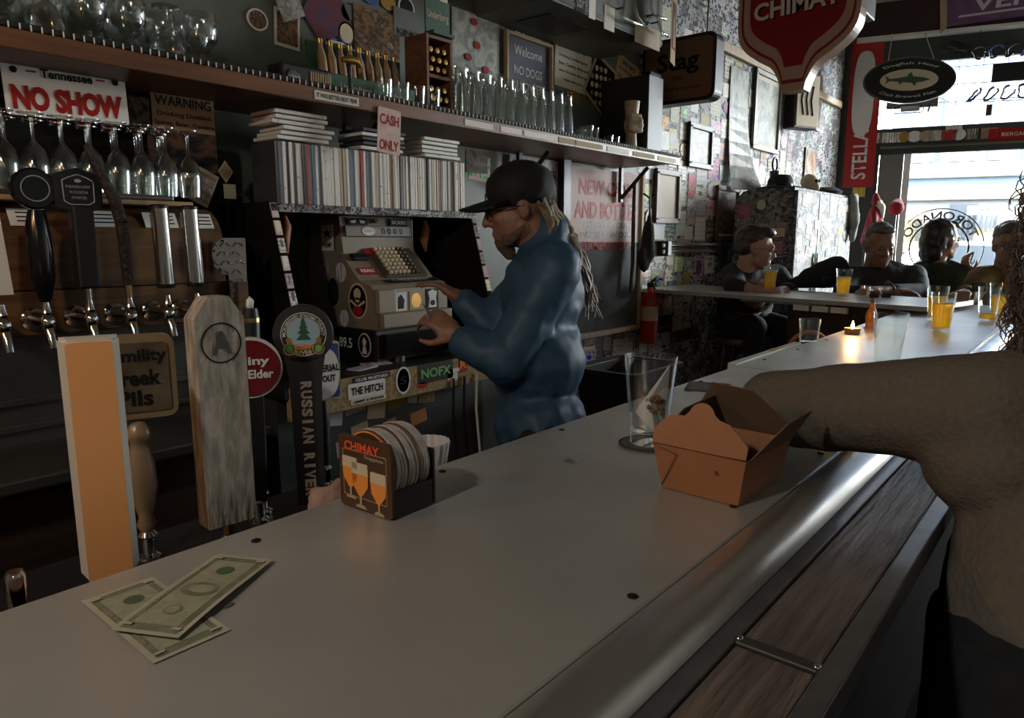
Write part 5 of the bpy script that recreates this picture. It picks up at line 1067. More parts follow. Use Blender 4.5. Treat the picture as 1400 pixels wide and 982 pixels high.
fr_ = frame((0, -.01, .215), (1, 0, 0), (0, 0, 1)); MB().lathe([(.009, .04), (.012, .12), (.009, .165)], 14).build('handle', 'black', t, 40)
MB(fr_).prism(rrect(.066, .105, .005), -.03, 0).build('frame_block', 'cream', t); MB(fr_).prism(rrect(.060, .098, .004), 0, .0015).build('label', 'blue', t); MB(fr_).prism(ell(.030, .046, 28, (0, -.004), 2.4), .0015, .002).build('label_field', 'white', t)
text('IMPERIAL', fr_ @ Matrix.Translation((.002, .006, .0022)), 'ink', t, .056, .013, bold=.03); text('STOUT', fr_ @ Matrix.Translation((.002, -.013, .0022)), 'ink', t, .04, .012, bold=.03)
t = near_tap('near tap with a thin black wand handle tipped with white', 345, 470, 1.03)
MB().lathe([(.008, .04), (.012, .1), (.013, .325), (.011, .34), (0, .34)], 14).build('handle', 'black', t, 40); MB().lathe([(.0135, .318), (.0135, .325)], 14, cap=False).build('band', 'brass', t); MB().ball((0, 0, .347), (.007, .007, .012), sub=1).build('tip', 'white', t, 60)
q = aty(22, 800, .9); t = thing('spout', 'short chrome spout at the lower left behind the bar', 'spout', onfloor(q.x, .9, .966)); MB().lathe([(.011, 0), (.011, .075), (.008, .08), (0, .08)], 16).build('tube', 'chrome', t, 40); MB().lathe([(.016, 0), (.016, .02)], 16).build('nut', 'steel_dark', t, 40)
q = aty(455, 672, .86); t = thing('bar_towel', 'crumpled pink towel wedged behind the bar by the coaster holder', 'towel', onfloor(q.x, .86, .966)); blob('cloth', [('e', (0, 0, .035), (.03, .025, .05)), ('e', (.015, 0, .055), (.02, .02, .035)), ('e', (-.015, .01, .05), (.02, .02, .035))], mat('towel_pink', (.55, .33, .24), (.42, .22, .15), scale=40, rough=.9, bump=.6), t, .006, 2, .012, .02)
q = aty(590, 622, .80); t = thing('paper_filter', 'white fluted paper cup standing behind the bar edge', 'paper cup', onfloor(q.x, .815, .966)); b = MB(); N = 40
b.add([((.040 + .003 * (i % 2)) * math.cos(2 * PI * i / N), (.040 + .003 * (i % 2)) * math.sin(2 * PI * i / N) * .9, .125) for i in range(N)] + [(.022 * math.cos(2 * PI * i / N), .02 * math.sin(2 * PI * i / N), .0) for i in range(N)], [(i, (i + 1) % N, N + (i + 1) % N, N + i)[::-1] for i in range(N)] + [tuple(range(2 * N - 1, N - 1, -1))])
b.build('cup', mat('paper_white', (.6, .57, .54), rough=.8), t)

# ---------------------------------------------------------------- on the bar
hd = thing('coaster_holder', 'black coaster caddy with a picture front full of round mats', 'holder', frame((.5345, .6875, BAR_Z + .001), (.04, -.99, 0), (0, 0, 1)))
MB().prism(rrect(.098, .096, .006, 3, (0, .048)), 0, .004).build('front_plate', mat('caddy_front', (.06, .03, .018), (.09, .045, .022), scale=14, rough=.35), hd)
MB().prism(rrect(.098, .075, .004, 3, (0, .0375)), -.072, -.069).build('back_plate', 'black', hd); MB().box((0, .004, -.034), (.094, .006, .066)).build('floor_plate', 'black', hd)
for s in (-1, 1): MB().box((s * .047, .018, -.034), (.003, .034, .066)).build('side_plate', 'black', hd)
text('CHIMAY', Matrix.Translation((-.004, .083, .0043)), mat('neon_red', (.75, .10, .03), rough=.4), hd, .066, .0125, bold=.04); text('Trappiste', Matrix.Translation((.018, .072, .0043)), 'cream', hd, .036, .006)
MB().ring([(x, y + .047) for x, y in rrect(.082, .062, .002, 1)], [(x, y + .047) for x, y in rrect(.0805, .0605, .002, 1)], .004, .0046).build('border_line', 'tan', hd)
for (x, y, sc_) in ((-.027, .034, 1), (-.008, .026, 1.08), (.026, .022, 1.0)):
    g = lambda a: [(x + p[0] * sc_, y + p[1] * sc_) for p in a]
    MB().prism(g([(-.003, -.006), (.003, -.006), (.013, .006), (.0145, .022), (-.0145, .022), (-.013, .006)]), .0042, .0052).build('beer_print', 'orange', hd)
    MB().prism(g([(-.0145, .020), (.0145, .020), (.0135, .034), (-.0135, .034)]), .0042, .0056).build('foam_print', 'cream', hd); MB().prism(g([(-.0018, -.018), (.0018, -.018), (.002, -.006), (-.002, -.006)]), .0042, .005).build('stem_print', 'tan', hd); MB().prism(g([(-.010, -.021), (.010, -.021), (.006, -.017), (-.006, -.017)]), .0042, .005).build('foot_print', 'tan', hd)
mat('card_edge', (.46, .42, .37), (.34, .31, .27), rough=.8, scale=60); mat('coaster_face', (.05, .022, .014), rough=.5)
for k in range(15):
    z0 = -.003 - (k + 1) * .0042; o = thing('coaster', 'round card coaster, %s from the front in the caddy' % nth(k + 1), 'coaster', hd.matrix_world @ Matrix.Translation((.001 * math.sin(k * 2.1), .0575 + .0012 * math.sin(k * 1.3), z0)), 'coasters in the caddy')
    MB().lathe([(0, 0), (.047, 0), (.0475, .0004), (.0475, .0034), (.047, .0038), (0, .0038)], 40).build('card', 'card_edge' if k % 5 else 'brown', o, 30)
    if k == 0:
        MB().lathe([(0, .0038), (.046, .0038), (.046, .0042), (0, .0042)], 40).build('print', 'coaster_face', o); MB().ring(ell(.0465, .0465, 40), ell(.0445, .0445, 40), .0042, .0046).build('print_rim', 'orange', o)
        text('SALVATOR', Matrix.Translation((0, 0, .0045)), 'orange', o, .11, .014, bold=.03, arc=(.031, 1, 1)); text('Asi', Matrix.Translation((-.012, .018, .0045)) @ Matrix.Rotation(R(60), 4, 'Z'), 'brown', o, .02, .012)
# takeout box
tx = thing('takeout_box', 'open brown kraft takeout box on the bar', 'box', onfloor(.921, .386, BAR_Z + .001, R(-2)))
bw, bl, tw, tl, hh = .112, .135, .134, .152, .064      # along Y, along X at base and rim
def sheet(pts3, name, m, th=.0014):
    a, b_, c_ = V(pts3[0]), V(pts3[1]), V(pts3[2]); nn2 = (b_ - a).cross(c_ - a).normalized() * th; n = len(pts3)
    MB().add([tuple(V(p)) for p in pts3] + [tuple(V(p) + nn2) for p in pts3], [tuple(range(n - 1, -1, -1)), tuple(range(n, 2 * n))] + [(i, (i + 1) % n, n + (i + 1) % n, n + i) for i in range(n)]).build(name, m, tx)
x0, x1, y0, y1 = -bl / 2, bl / 2, -bw / 2, bw / 2; X0, X1, Y0, Y1 = -tl / 2, tl / 2, -tw / 2, tw / 2
sheet([(x0, y0, 0), (x1, y0, 0), (x1, y1, 0), (x0, y1, 0)], 'bottom', 'kraft')
sheet([(x0, y1, 0), (x0, y0, 0), (X0, Y0, hh), (X0, Y1, hh)][::-1], 'near_wall', 'kraft'); sheet([(x1, y0, 0), (x1, y1, 0), (X1, Y1, hh), (X1, Y0, hh)][::-1], 'far_wall', 'kraft'); sheet([(x0, y0, 0), (x1, y0, 0), (X1, Y0, hh), (X0, Y0, hh)][::-1], 'right_wall', 'kraft'); sheet([(x1, y1, 0), (x0, y1, 0), (X0, Y1, hh), (X1, Y1, hh)][::-1], 'left_wall', 'kraft')
def nf(u, v): return (X0 + .012 * v / .06, u, hh + v)          # near flap, leaning a little inwards
bump = [(.016 * math.cos(R(a)) * 1.15, .046 + .018 * math.sin(R(a))) for a in range(15, 166, 15)]
sheet([nf(u, v) for u, v in [(Y1, 0), (Y1 + .001, .020), (.046, .042), (.024, .044)] + bump + [(-.026, .045), (-.040, .042), (Y0 - .001, .018), (Y0, .002)]][::-1], 'near_flap', 'kraft')
def ffl(u, v): return (X1 - .05 * v / .07, u, hh + v)
sheet([ffl(u, v) for u, v in [(Y0, 0), (Y0, .026), (-.028, .072), (.030, .076), (Y1, .030), (Y1, 0)]], 'far_flap', 'kraft_in')
sheet([(X0 + .01, Y0, hh), (X1, Y0, hh), (X1 - .015, Y0 - .030, hh + .048), (X0 + .05, Y0 - .030, hh + .046), (X0 + .012, Y0 - .008, hh + .01)], 'right_flap', 'kraft_in')
sheet([(X1, Y1, hh), (X0, Y1, hh), (X0 + .02, Y1 - .035, hh + .05), (X1 - .02, Y1 - .035, hh + .055)], 'left_flap', 'kraft_in')
for (a, b_) in (((x0, y1 - .001, .004), (X0 - .001, Y1 - .038, hh * .86)), ((X0 - .0005, Y1 - .038, hh * .86), (X0 - .001, Y1 - .001, hh))): MB().tube([V(a) + V((-.0016, 0, 0)), V(b_) + V((-.0016, 0, 0))], .0006, 5).build('crease', 'brown', tx)
MB().tube([(X0 - .0012, Y1 - .002, hh + .001), (X0 - .0012, Y0 + .002, hh + .001)], .0005, 5).build('crease', 'brown', tx); MB(frame((X0 + .0005 - .002, -.028, .042), (0, -1, 0), (0, 0, 1))).prism(ell(.0018, .0028, 10), 0, .0006).build('grease_spot', 'brown', tx)
# empty pint with paper scraps on a coaster
g0 = atz(886, 608); cst = thing('coaster', 'flat dark beer mat under the near pint glass', 'coaster', onfloor(g0.x, g0.y, BAR_Z + .0005)); MB().lathe([(0, 0), (.05, 0), (.05, .0025), (0, .0025)], 40).build('card', mat('mat_grey', (.12, .115, .10), (.07, .065, .06), scale=40, rough=.6), cst); MB().ring(ell(.0485, .0485, 40), ell(.0455, .0455, 40), .0025, .0029).build('rim_print', 'ink', cst)
ng = thing('pint_glass', 'empty pint glass holding crumpled paper beside the takeout box', 'glass', onfloor(g0.x, g0.y, BAR_Z + .0036)); MB().lathe([(.0, 0), (.029, 0), (.0308, .002), (.031, .012), (.0362, .07), (.0440, .149), (.0428, .150), (.0418, .149), (.0345, .07), (.0290, .022), (0, .019)], 48, cap=False).build('glass', 'near_glass', ng, 25)
pw = thing('paper_napkin', 'creased white napkin stuffed in the near pint glass', 'napkin', onfloor(g0.x, g0.y, BAR_Z + .026))
P3 = [(-.012, .020, .030), (-.012, -.018, .0), (.014, -.020, .004), (.022, -.022, .075), (.018, -.026, .112), (-.004, -.004, .055)]
MB().add(P3 + [(x + .001, y + .001, z) for x, y, z in P3], [(0, 1, 5), (1, 2, 5), (2, 3, 5), (3, 4, 5), (4, 0, 5), (6, 11, 7), (7, 11, 8), (8, 11, 9), (9, 11, 10), (10, 11, 6)]).build('sheet', 'white', pw)
b = MB(); random.seed(4)
for k in range(26): b.ball((random.uniform(-.014, .016), random.uniform(-.022, .004), random.uniform(.035, .06)), random.uniform(.003, .0055), sub=1)
o = b.build('scraps', 'wrap_paper', pw, 40); o['kind'] = 'stuff'
# dollar bills
mat('bill_paper', (.44, .42, .30), (.36, .35, .25), rough=.75, scale=25); mat('bill_green', (.13, .145, .09), (.20, .21, .14), rough=.7, scale=60); mat('bill_pale', (.33, .33, .22), (.26, .27, .18), rough=.7, scale=90)
def bill(label, x, y, rz, lift, curl, z=BAR_Z + .0006):
    t = thing('banknote', label, 'banknote', onfloor(x, y, z, rz)); L, W = .156, .0663
    def hgt(u, v): return lift + curl * (math.cos(u * 26 + .6) * .5 + .5) * .7 + curl * .6 * max(0, v / W) ** 2
    def surf(us, vs, dz, name, m):
        nu, nv = len(us), len(vs); vv = [(u, v, hgt(u, v) + dz) for u in us for v in vs] + [(u, v, hgt(u, v) + dz - .0002) for u in us for v in vs]; k = nu * nv
        ff_ = [(i * nv + j, (i + 1) * nv + j, (i + 1) * nv + j + 1, i * nv + j + 1) for i in range(nu - 1) for j in range(nv - 1)]
        return MB().add(vv, ff_ + [tuple(q + k for q in f)[::-1] for f in ff_]).build(name, m, t, 40)
    lin = lambda a, b_, n: [a + (b_ - a) * i / n for i in range(n + 1)]
    surf(lin(-L / 2, L / 2, 24), lin(-W / 2, W / 2, 8), 0, 'paper', 'bill_paper')
    surf(lin(-L / 2 + .005, L / 2 - .005, 24), lin(-W / 2 + .005, W / 2 - .005, 6), .0003, 'border_print', 'bill_green'); surf(lin(-L / 2 + .014, L / 2 - .014, 20), lin(-W / 2 + .011, W / 2 - .011, 6), .0006, 'field_print', 'bill_pale')
    def oval_(cx, cv, a, b_, name, m, dz):
        n = 20; pts = [(cx + a * math.cos(2 * PI * i / n), cv + b_ * math.sin(2 * PI * i / n)) for i in range(n)]
        MB().add([(cx, cv, hgt(cx, cv) + dz)] + [(u, v, hgt(u, v) + dz) for u, v in pts], [(0, i + 1, (i + 1) % n + 1) for i in range(n)]).build(name, m, t)
    oval_(0, 0, .014, .0195, 'portrait_oval', 'bill_green', .0010); oval_(0, -.002, .008, .013, 'portrait_print', 'bill_pale', .0013); oval_(-.04, .0, .0085, .0085, 'seal_print', 'bill_green', .001); oval_(.042, .0, .009, .009, 'seal_print', mat('seal_green', (.07, .12, .06), rough=.7), .001); oval_(-.04, .0, .006, .006, 'seal_print', 'bill_pale', .0013)
    for (u, v) in ((-.068, .024), (.068, .024), (-.068, -.024), (.068, -.024)): text('1', Matrix.Translation((u, v, hgt(u, v) + .0009)), 'bill_paper', t, .004, .009, bold=.03)
    text('FEDERAL RESERVE NOTE', Matrix.Translation((0, .0255, hgt(0, .0255) + .0009)), 'bill_paper', t, .09, .0035)
bill('one dollar note lying flat underneath another at the left', .246, .637, R(90), .0004, .0008)
bill('creased one dollar note lying crosswise on top of another', .292, .6405, R(29), .0035, .004)
for k, (px_, py_, r_) in enumerate(((780, 631, .011),)): q = atz(px_, py_); tag(MB(onfloor(q.x, q.y, BAR_Z + .0003)).lathe([(.009, 0), (r_, 0), (r_, .002), (.009, .002)], 24).build('plastic_ring', 'glassware', None, 30), 'clear plastic ring lying on the bar', 'ring')
q = atz(968, 530); bm_ = thing('beer_mat', 'square printed beer mat lying on the bar behind the takeout box', 'coaster', onfloor(q.x, q.y, BAR_Z + .0005, R(20))); MB().prism(rrect(.11, .10, .012), 0, .0015).build('card', 'mat_grey', bm_); MB().ring(rrect(.10, .09, .01), rrect(.096, .086, .01), .0015, .0018).build('rim_print', 'ink', bm_)
q = atz(312, 829); tag(MB(onfloor(q.x, q.y, BAR_Z + .0004)).prism(ell(.006, .0035, 12), 0, .0006).build('ash_flake', 'mat_grey'), 'tiny grey flake beside the dollar notes', 'flake')

# ---------------------------------------------------------------- pints further along
mat('lager_foam', (.8, .76, .62), rough=.8)
def pint(label, p, fill, z=BAR_Z, foam=.008, grp=None, sc_=1.0):
    t = thing('pint_glass', label, 'glass', onfloor(p.x, p.y, z + .0008), grp)
    if sc_ != 1: t.scale = (sc_,) * 3
    MB().lathe([(0, 0), (.029, 0), (.031, .003), (.0365, .07), (.0440, .149), (.0426, .149), (.0350, .07), (.0295, .014), (0, .012)], 28, cap=False).build('glass', 'glassware', t, 25)
    r = lambda h: .0290 + (.0418 - .0290) * (h - .014) / .135
    if fill:
        MB().lathe([(0, .0135), (r(.0135) - .0006, .0135), (r(fill) - .0006, fill), (0, fill)], 28).build('beer', 'beer', t, 60)
        if foam: MB().lathe([(0, fill + .0003), (r(fill) - .0006, fill + .0003), (r(fill + foam) - .0006, fill + foam), (0, fill + foam)], 28).build('foam', 'lager_foam', t, 60)
    return t
pint('empty pint glass behind the beige sleeve on the far bar', atz(1212, 503), 0)
pint('full pint of pale lager at the front of the far bar', atz(1286, 453), .105, foam=.003)
pint('full pint of pale lager just behind the front one', atz(1279, 438), .10, foam=.003)
pint('nearly empty pint beside the curly hair', atz(1349, 440), .034, foam=.003); pint('half full pint behind the nearly empty one', atz(1364, 431), .09, foam=.004)
pint('pint of amber beer in front of the man in a black jacket', atz(1052, 399, CZ), .118, CZ, .010); pint('pint of amber beer at the elbow of the man with folded arms', atz(1152, 405, CZ), .10, CZ, .006)
q = atz(1165, 457); cdl = thing('candle', 'lit tea light candle in a small dish on the bar', 'candle', onfloor(q.x, q.y, BAR_Z + .001)); MB().lathe([(0, 0), (.026, 0), (.028, .022), (.025, .022), (.024, .004), (0, .004)], 20).build('dish', mat('wax_cup', (.35, .18, .08), rough=.4), cdl, 40); MB().lathe([(0, .004), (.0235, .004), (.0235, .016), (0, .016)], 20).build('wax', 'cream', cdl, 40); MB().lathe([(.0, .016), (.005, .022), (.006, .03), (.003, .042), (0, .05)], 10).build('flame', emat('flame', (1, .62, .2), 60), cdl, 60)
l = bpy.data.lights.new('candle_light', 'POINT'); l.energy = .8; l.color = (1, .5, .16); l.shadow_soft_size = .012; o = bpy.data.objects.new('candle_light', l); col.objects.link(o); o.parent = cdl; o.location = (0, 0, .062)
q = atz(1199, 448); fgn = thing('bottle_figure', 'small orange figure stopper standing on the far bar', 'figurine', onfloor(q.x, .70, BAR_Z + .001)); blob('figure', [('c', (0, 0, .0), .02, (0, 0, .045), .024), ('e', (0, 0, .062), (.026, .018, .018)), ('e', (0, 0, .088), .012), ('c', (-.024, 0, .06), .008, (-.03, 0, .035), .007), ('c', (.024, 0, .06), .008, (.03, 0, .035), .007)], 'orange_dim', fgn, .006, 2); MB().lathe([(.01, .098), (.006, .115), (0, .116)], 10).build('cap', 'brown', fgn, 40)
q = atz(1092, 470); glass('tumbler', 'tumbler', q.x, .735, BAR_Z + .001, 'small clear tumbler on the back edge of the far bar', None)
q = atz(1134, 462); tag(MB(frame((q.x, .80, .96), (.6, -.8, 0), (0, 0, 1))).tube([(.075 * math.cos(R(a)), .05 + .075 * math.sin(R(a)), 0) for a in range(0, 181, 15)], .008, 8).build('tap_loop', 'orange_dim', None, 60), 'orange pipe loop rising behind the far bar', 'pipe')
q = aty(1034, 487, .79); tr_ = thing('drip_mat', 'white edge strip with a yellow label on the bar edge', 'mat', onfloor(2.15, .772, BAR_Z - .02)); MB().rbox((0, 0, 0), (.55, .026, .05), .003).build('strip', 'white', tr_); MB().box((.05, -.001, .0256), (.06, .022, .001)).build('label', 'gold', tr_)
for k, (px_, py_, mm, lab) in enumerate(((1178, 404, 'glassware', 'glass salt shaker before the man with folded arms'), (1186, 405, 'steel', 'steel pepper shaker before the man with folded arms'))):
    q = atz(px_, py_, CZ); s_ = thing('shaker', lab, 'shaker', onfloor(q.x, q.y, CZ + .001)); MB().lathe([(0, 0), (.014, 0), (.012, .04), (0, .04)], 14).build('body', mm, s_, 40); MB().lathe([(.013, .04), (.012, .052), (0, .054)], 14).build('cap', 'chrome', s_, 40)
q = atz(1203, 408, CZ); ky = thing('sunglasses', 'folded dark glasses lying on the far counter', 'sunglasses', onfloor(q.x, q.y, CZ + .001, R(-50))); [MB().rbox((s * .032, 0, .012), (.05, .006, .022), .003).build('lens', 'black_gloss', ky) for s in (-1, 1)]; MB().tube([(-.06, .01, .012), (.06, .012, .012)], .002, 5).build('temple_arm', 'black', ky)
bk = thing('backpack', 'black bag resting on the far counter by the refrigerator', 'bag', onfloor(*[*atz(1122, 395, CZ)][:2], CZ + .002, R(-50))); blob('sack', [('c', (-.20, 0, .035), .034, (.14, 0, .07), .07), ('c', (-.08, 0, .07), .06, (.08, 0, .14), .07), ('e', (.10, 0, .13), (.07, .08, .08))], 'fabric_black', bk, .015, 4, .03, .1); MB().rbox((.02, -.075, .06), (.10, .012, .05), .005).build('pocket', 'black', bk)
for k in range(3): q = atz(1146 - 26 * k, 397 + (230 - 26 * k) * .0653, CZ) + CC['n'] * .02 - V((0, 0, .048)); tag(MB(frame(q, -CC['d'], (0, 0, 1))).box((0, 0, 0), (.085, .03, .02)).build('menu_card', 'white'), ('white card under the cross counter, nearest the bar', 'white card under the cross counter, middle of three', 'white card under the cross counter, nearest the wall')[k], 'card')
# ---------------------------------------------------------------- people
UP = V((0, 0, 1))
def skin(name, c): return mat(name, c, tuple(v * .82 for v in c), rough=.5, scale=25)
skin('skin_light', (.42, .24, .165)); skin('skin_warm', (.36, .19, .12)); skin('skin_tan', (.33, .18, .11))
def hframe(H, f, tilt=0.):
    f = V(f).normalized(); r = f.cross(UP).normalized(); u = r.cross(f)
    if tilt: q = Matrix.Rotation(tilt, 3, f); r = q @ r; u = q @ u
    m = Matrix((f, -r, u)).transposed().to_4x4(); m.translation = V(H); return m          # local x forward, y left, z up
def head_prims(m, s, nose=1.):
    T = lambda x, y, z: m @ V((x * s, y * s, z * s)); rot = m.to_3x3()
    E = lambda c, r: ('e', T(*c), tuple(v * s for v in r), rot); C_ = lambda a, ra, b, rb: ('c', T(*a), ra * s, T(*b), rb * s)
    return [E((-.012, 0, .035), (.098, .076, .088)), E((.022, 0, -.03), (.072, .062, .085)), E((.055, 0, -.085), (.032, .034, .028)), C_((.0, .045, -.06), .022, (.055, .018, -.095), .016), C_((.0, -.045, -.06), .022, (.055, -.018, -.095), .016),
            C_((.086, -.028, .024), .012, (.086, .028, .024), .012), C_((.090, 0, .010), .008, (.108 * nose, 0, -.030), .0125), E((.094, .012, -.034), (.011, .009, .008)), E((.094, -.012, -.034), (.011, .009, .008)),
            E((.083, 0, -.062), (.012, .024, .007)), E((.081, 0, -.073), (.012, .02, .007)), E((.058, .036, -.022), (.028, .02, .022)), E((.058, -.036, -.022), (.028, .02, .022)),
            E((-.006, .076, -.008), (.02, .008, .031)), E((-.006, -.076, -.008), (.02, .008, .031)), C_((-.03, 0, -.06), .054, (-.045, 0, -.17), .056)]
def eyes(m, s, parent):
    for y in (-.03, .03): MB().ball(m @ V((.0795 * s, y * s, .0)), .0105 * s, sub=2).build('eye', 'eye_white', parent, 60); MB().ball(m @ V((.0870 * s, y * s, .0)), .0055 * s, sub=1).build('pupil', 'ink', parent, 60)
mat('eye_white', (.22, .2, .18), rough=.5)
def hand_prims(W, d, n, s=1., curl=.5, side=1):
    """palm and five fingers: W wrist, d along the hand, n out of the back of the hand, side +1 puts the thumb on d x n"""
    d = V(d).normalized(); n = (V(n) - d * V(n).dot(d)).normalized(); t = d.cross(n) * side
    rot = Matrix((d, t, n)).transposed(); P = [('e', W + d * .048 * s, (.052 * s, .040 * s, .017 * s), rot), ('c', W, .024 * s, W + d * .03 * s, .026 * s)]
    for k, (off, ln) in enumerate(((.029, .072), (.010, .080), (-.010, .075), (-.028, .058))):
        a = W + d * .088 * s + t * off * s; b = a + (d * math.cos(curl) - n * math.sin(curl)) * ln * .52 * s; c = b + (d * math.cos(curl * 2.1) - n * math.sin(curl * 2.1)) * ln * .5 * s
        P += [('c', W + d * .06 * s + t * off * .9 * s, .0098 * s, a, .0095 * s), ('c', a, .0095 * s, b, .0085 * s), ('c', b, .0085 * s, c, .0068 * s)]
    a = W + d * .022 * s + t * .030 * s; b = a + (d * .55 + t * .75 - n * .3).normalized() * .045 * s; c = b + (d * .9 + t * .25 - n * .35).normalized() * .034 * s
    return P + [('c', a, .014 * s, b, .0105 * s), ('c', b, .0105 * s, c, .008 * s)]
def limb(a, ra, b, rb, c, rc): return [('c', V(a), ra, V(b), rb), ('c', V(b), rb, V(c), rc)]
def glasses(m, s, parent, mt='black', rim=.019):
    g = MB()
    for y in (-.032, .032): g.tube([m @ V((.1 * s, (y + rim * math.cos(a) * 1.2) * s, (.0 + rim * math.sin(a)) * s)) for a in [i * PI / 8 for i in range(16)]], .0022 * s, 5, closed=True)
    g.build('glasses_rims', mt, parent, 60); g = MB()
    g.tube([m @ V((.1 * s, -.010 * s, .004 * s)), m @ V((.104 * s, 0, .007 * s)), m @ V((.1 * s, .010 * s, .004 * s))], .002 * s, 5).build('glasses_bridge', mt, parent)
    for y in (-1, 1): MB().tube([m @ V((.1 * s, y * .054 * s, .006 * s)), m @ V((.04 * s, y * .078 * s, .006 * s)), m @ V((-.012 * s, y * .082 * s, .002 * s))], .002 * s, 5).build('glasses_temple', mt, parent)
def shoes(parent, feet, f, m='black'):
    for p in feet: q = V(p); blob('shoe', [('c', q + V((0, 0, .045)) - V(f) * .05, .045, q + V((0, 0, .035)) + V(f) * .12, .038)], m, parent, .015, 2)

# --- bartender
t = thing('person', 'bartender in a black cap and blue pullover working at the register', 'person'); S = 1.0
f = V((-.66, .72, -.16)).normalized(); fh = V((-.66, .75, 0)).normalized(); lf = V((-fh.y, fh.x, 0))
H = atd(710, 285, 2.10); hm = hframe(H, f); D0 = 2.12
nk, chs, bel, hip = atd(750, 330, D0), atd(741, 400, D0), atd(735, 490, D0), atd(738, 590, D0)
sL, sR = atd(752, 362, D0) + lf * .17, atd(752, 362, D0) - lf * .17
eL, wL = atd(692, 497, 1.96), atd(628, 462, 1.98); eR, wR = atd(668, 445, 2.2), atd(634, 412, 2.2)
feetL, feetR = V((hip.x, hip.y, 0)) + lf * .10, V((hip.x, hip.y, 0)) - lf * .10
hL = hand_prims(wL, (wL - eL).normalized() + V((0, 0, .25)), UP * .6 + lf * .5, 1.0, .75, -1); hR = hand_prims(wR, (wR - eR).normalized() + fh * .3, UP, 1.0, .4, 1)
legs = [('c', hip + lf * .09, .09, V((hip.x, hip.y, .48)) + lf * .10, .06), ('c', V((hip.x, hip.y, .48)) + lf * .10, .06, feetL + UP * .08, .045), ('c', hip - lf * .09, .09, V((hip.x, hip.y, .48)) - lf * .10, .06), ('c', V((hip.x, hip.y, .48)) - lf * .10, .06, feetR + UP * .08, .045)]
blob('body', head_prims(hm, 1.0) + [('c', nk, .055, chs, .10), ('c', chs, .10, hip, .10)] + limb(sL, .05, eL, .04, wL, .028) + limb(sR, .05, eR, .04, wR, .028) + hL + hR + legs, 'skin_warm', t, .0065, 3)
rot = Matrix((fh, lf, UP)).transposed()
mat('pullover_blue', (.040, .105, .18), (.030, .085, .15), rough=.55, scale=18, bump=.15, bscale=9)
folds = []
blob('pullover', [('e', chs, (.128, .19, .16), rot), ('e', bel, (.150, .185, .17), rot), ('e', hip + UP * .03, (.145, .18, .13), rot), ('c', atd(752, 322, D0), .072, atd(748, 350, D0), .09), ('c', sL, .075, sR, .075)] + limb(sL, .078, eL, .066, wL + (eL - wL) * .1, .050) + limb(sR, .075, eR, .062, wR + (eR - wR) * .1, .048) + folds, 'pullover_blue', t, .010, 6, .022, .09)
blob('trousers', [('e', hip - UP * .07, (.14, .175, .10), rot)] + [('c', p[1], p[2] + .012, p[3], p[4] + .018) for p in legs], 'fabric_black', t, .018, 4)
shoes(t, (feetL, feetR), fh)
T = lambda x, y, z: hm @ V((x, y, z)); rt3 = hm.to_3x3()
cap = blob('cap', [('e', T(-.012, 0, .055), (.110, .090, .088), rt3), ('c', T(-.09, 0, .03), .03, T(-.06, 0, .05), .06)], 'cap_black' if 'cap_black' in MATS else mat('cap_black', (.008, .008, .009), rough=.75), t, .008, 3)
br = [(.080 + .100 * math.cos(R(a)), .083 * math.sin(R(a))) for a in range(-90, 91, 15)]
b = MB(hm @ Matrix.Translation((0, 0, .045)) @ Matrix.Rotation(R(8), 4, 'Y')); n = len(br)
b.add([(x, y, -.28 * y * y / .083) for x, y in br] + [(.03, y * .95, .0 - .28 * y * y / .083) for x, y in br] + [(x, y, -.28 * y * y / .083 + .006) for x, y in br] + [(.03, y * .95, .008 - .28 * y * y / .083) for x, y in br],
      [(i, i + 1, n + i + 1, n + i)[::-1] for i in range(n - 1)] + [(2 * n + i, 2 * n + i + 1, 3 * n + i + 1, 3 * n + i) for i in range(n - 1)] + [(i, i + 1, 2 * n + i + 1, 2 * n + i) for i in range(n - 1)]).build('cap_brim', 'cap_black', t, 60)
glasses(hm, 1.0, t, 'black', .019); eyes(hm, 1.0, t)
mat('hair_grey_blond', (.40, .32, .22), (.24, .18, .12), rough=.5, scale=60)
def strands(name, mt, parent, roots, tips, n, wob, r0, seed=1, wl=5., sag=0.):
    random.seed(seed); b = MB()
    for k in range(n):
        u = random.random(); a = V(roots[0]).lerp(V(roots[1]), u) + V([random.uniform(-.012, .012) for _ in range(3)]); c = V(tips[0]).lerp(V(tips[1]), random.random()) + V([random.uniform(-.02, .02) for _ in range(3)]); ph = random.random() * 6; w1 = wob * random.uniform(.5, 1.3)
        b.tube([a.lerp(c, i / 9) + V((w1 * math.sin(ph + i * wl / 4), w1 * math.cos(ph * 1.3 + i * wl / 4), -sag * math.sin(PI * i / 9))) * (.2 + .8 * min(1, i / 4)) for i in range(10)], [r0] * 8 + [r0 * .7, r0 * .3], 4)
    o = b.build(name, mt, parent, 60); o['kind'] = 'stuff'; return o
strands('long_hair', 'hair_grey_blond', t, (T(-.085, .05, -.0), T(-.10, -.02, -.02)), (atd(812, 430, 2.13), atd(800, 400, 2.19)), 70, .012, .0045, 3, 5, -.05)
strands('nape_hair', 'hair_grey_blond', t, (T(-.06, .08, .0), T(-.095, .02, .01)), (atd(775, 345, 2.06), atd(768, 330, 2.2)), 30, .008, .0045, 4, 4)
blob('beard', [('c', T(.05, .03, -.085), .022, T(.05, -.03, -.085), .022), ('c', T(.062, 0, -.09), .03, T(.05, 0, -.13), .02), ('c', T(.0, .055, -.06), .014, T(.05, .035, -.09), .018), ('c', T(.0, -.055, -.06), .014, T(.05, -.035, -.09), .018)], mat('beard_brown', (.10, .06, .04), (.16, .11, .08), scale=60, rough=.9), t, .007, 2, .006, .015)
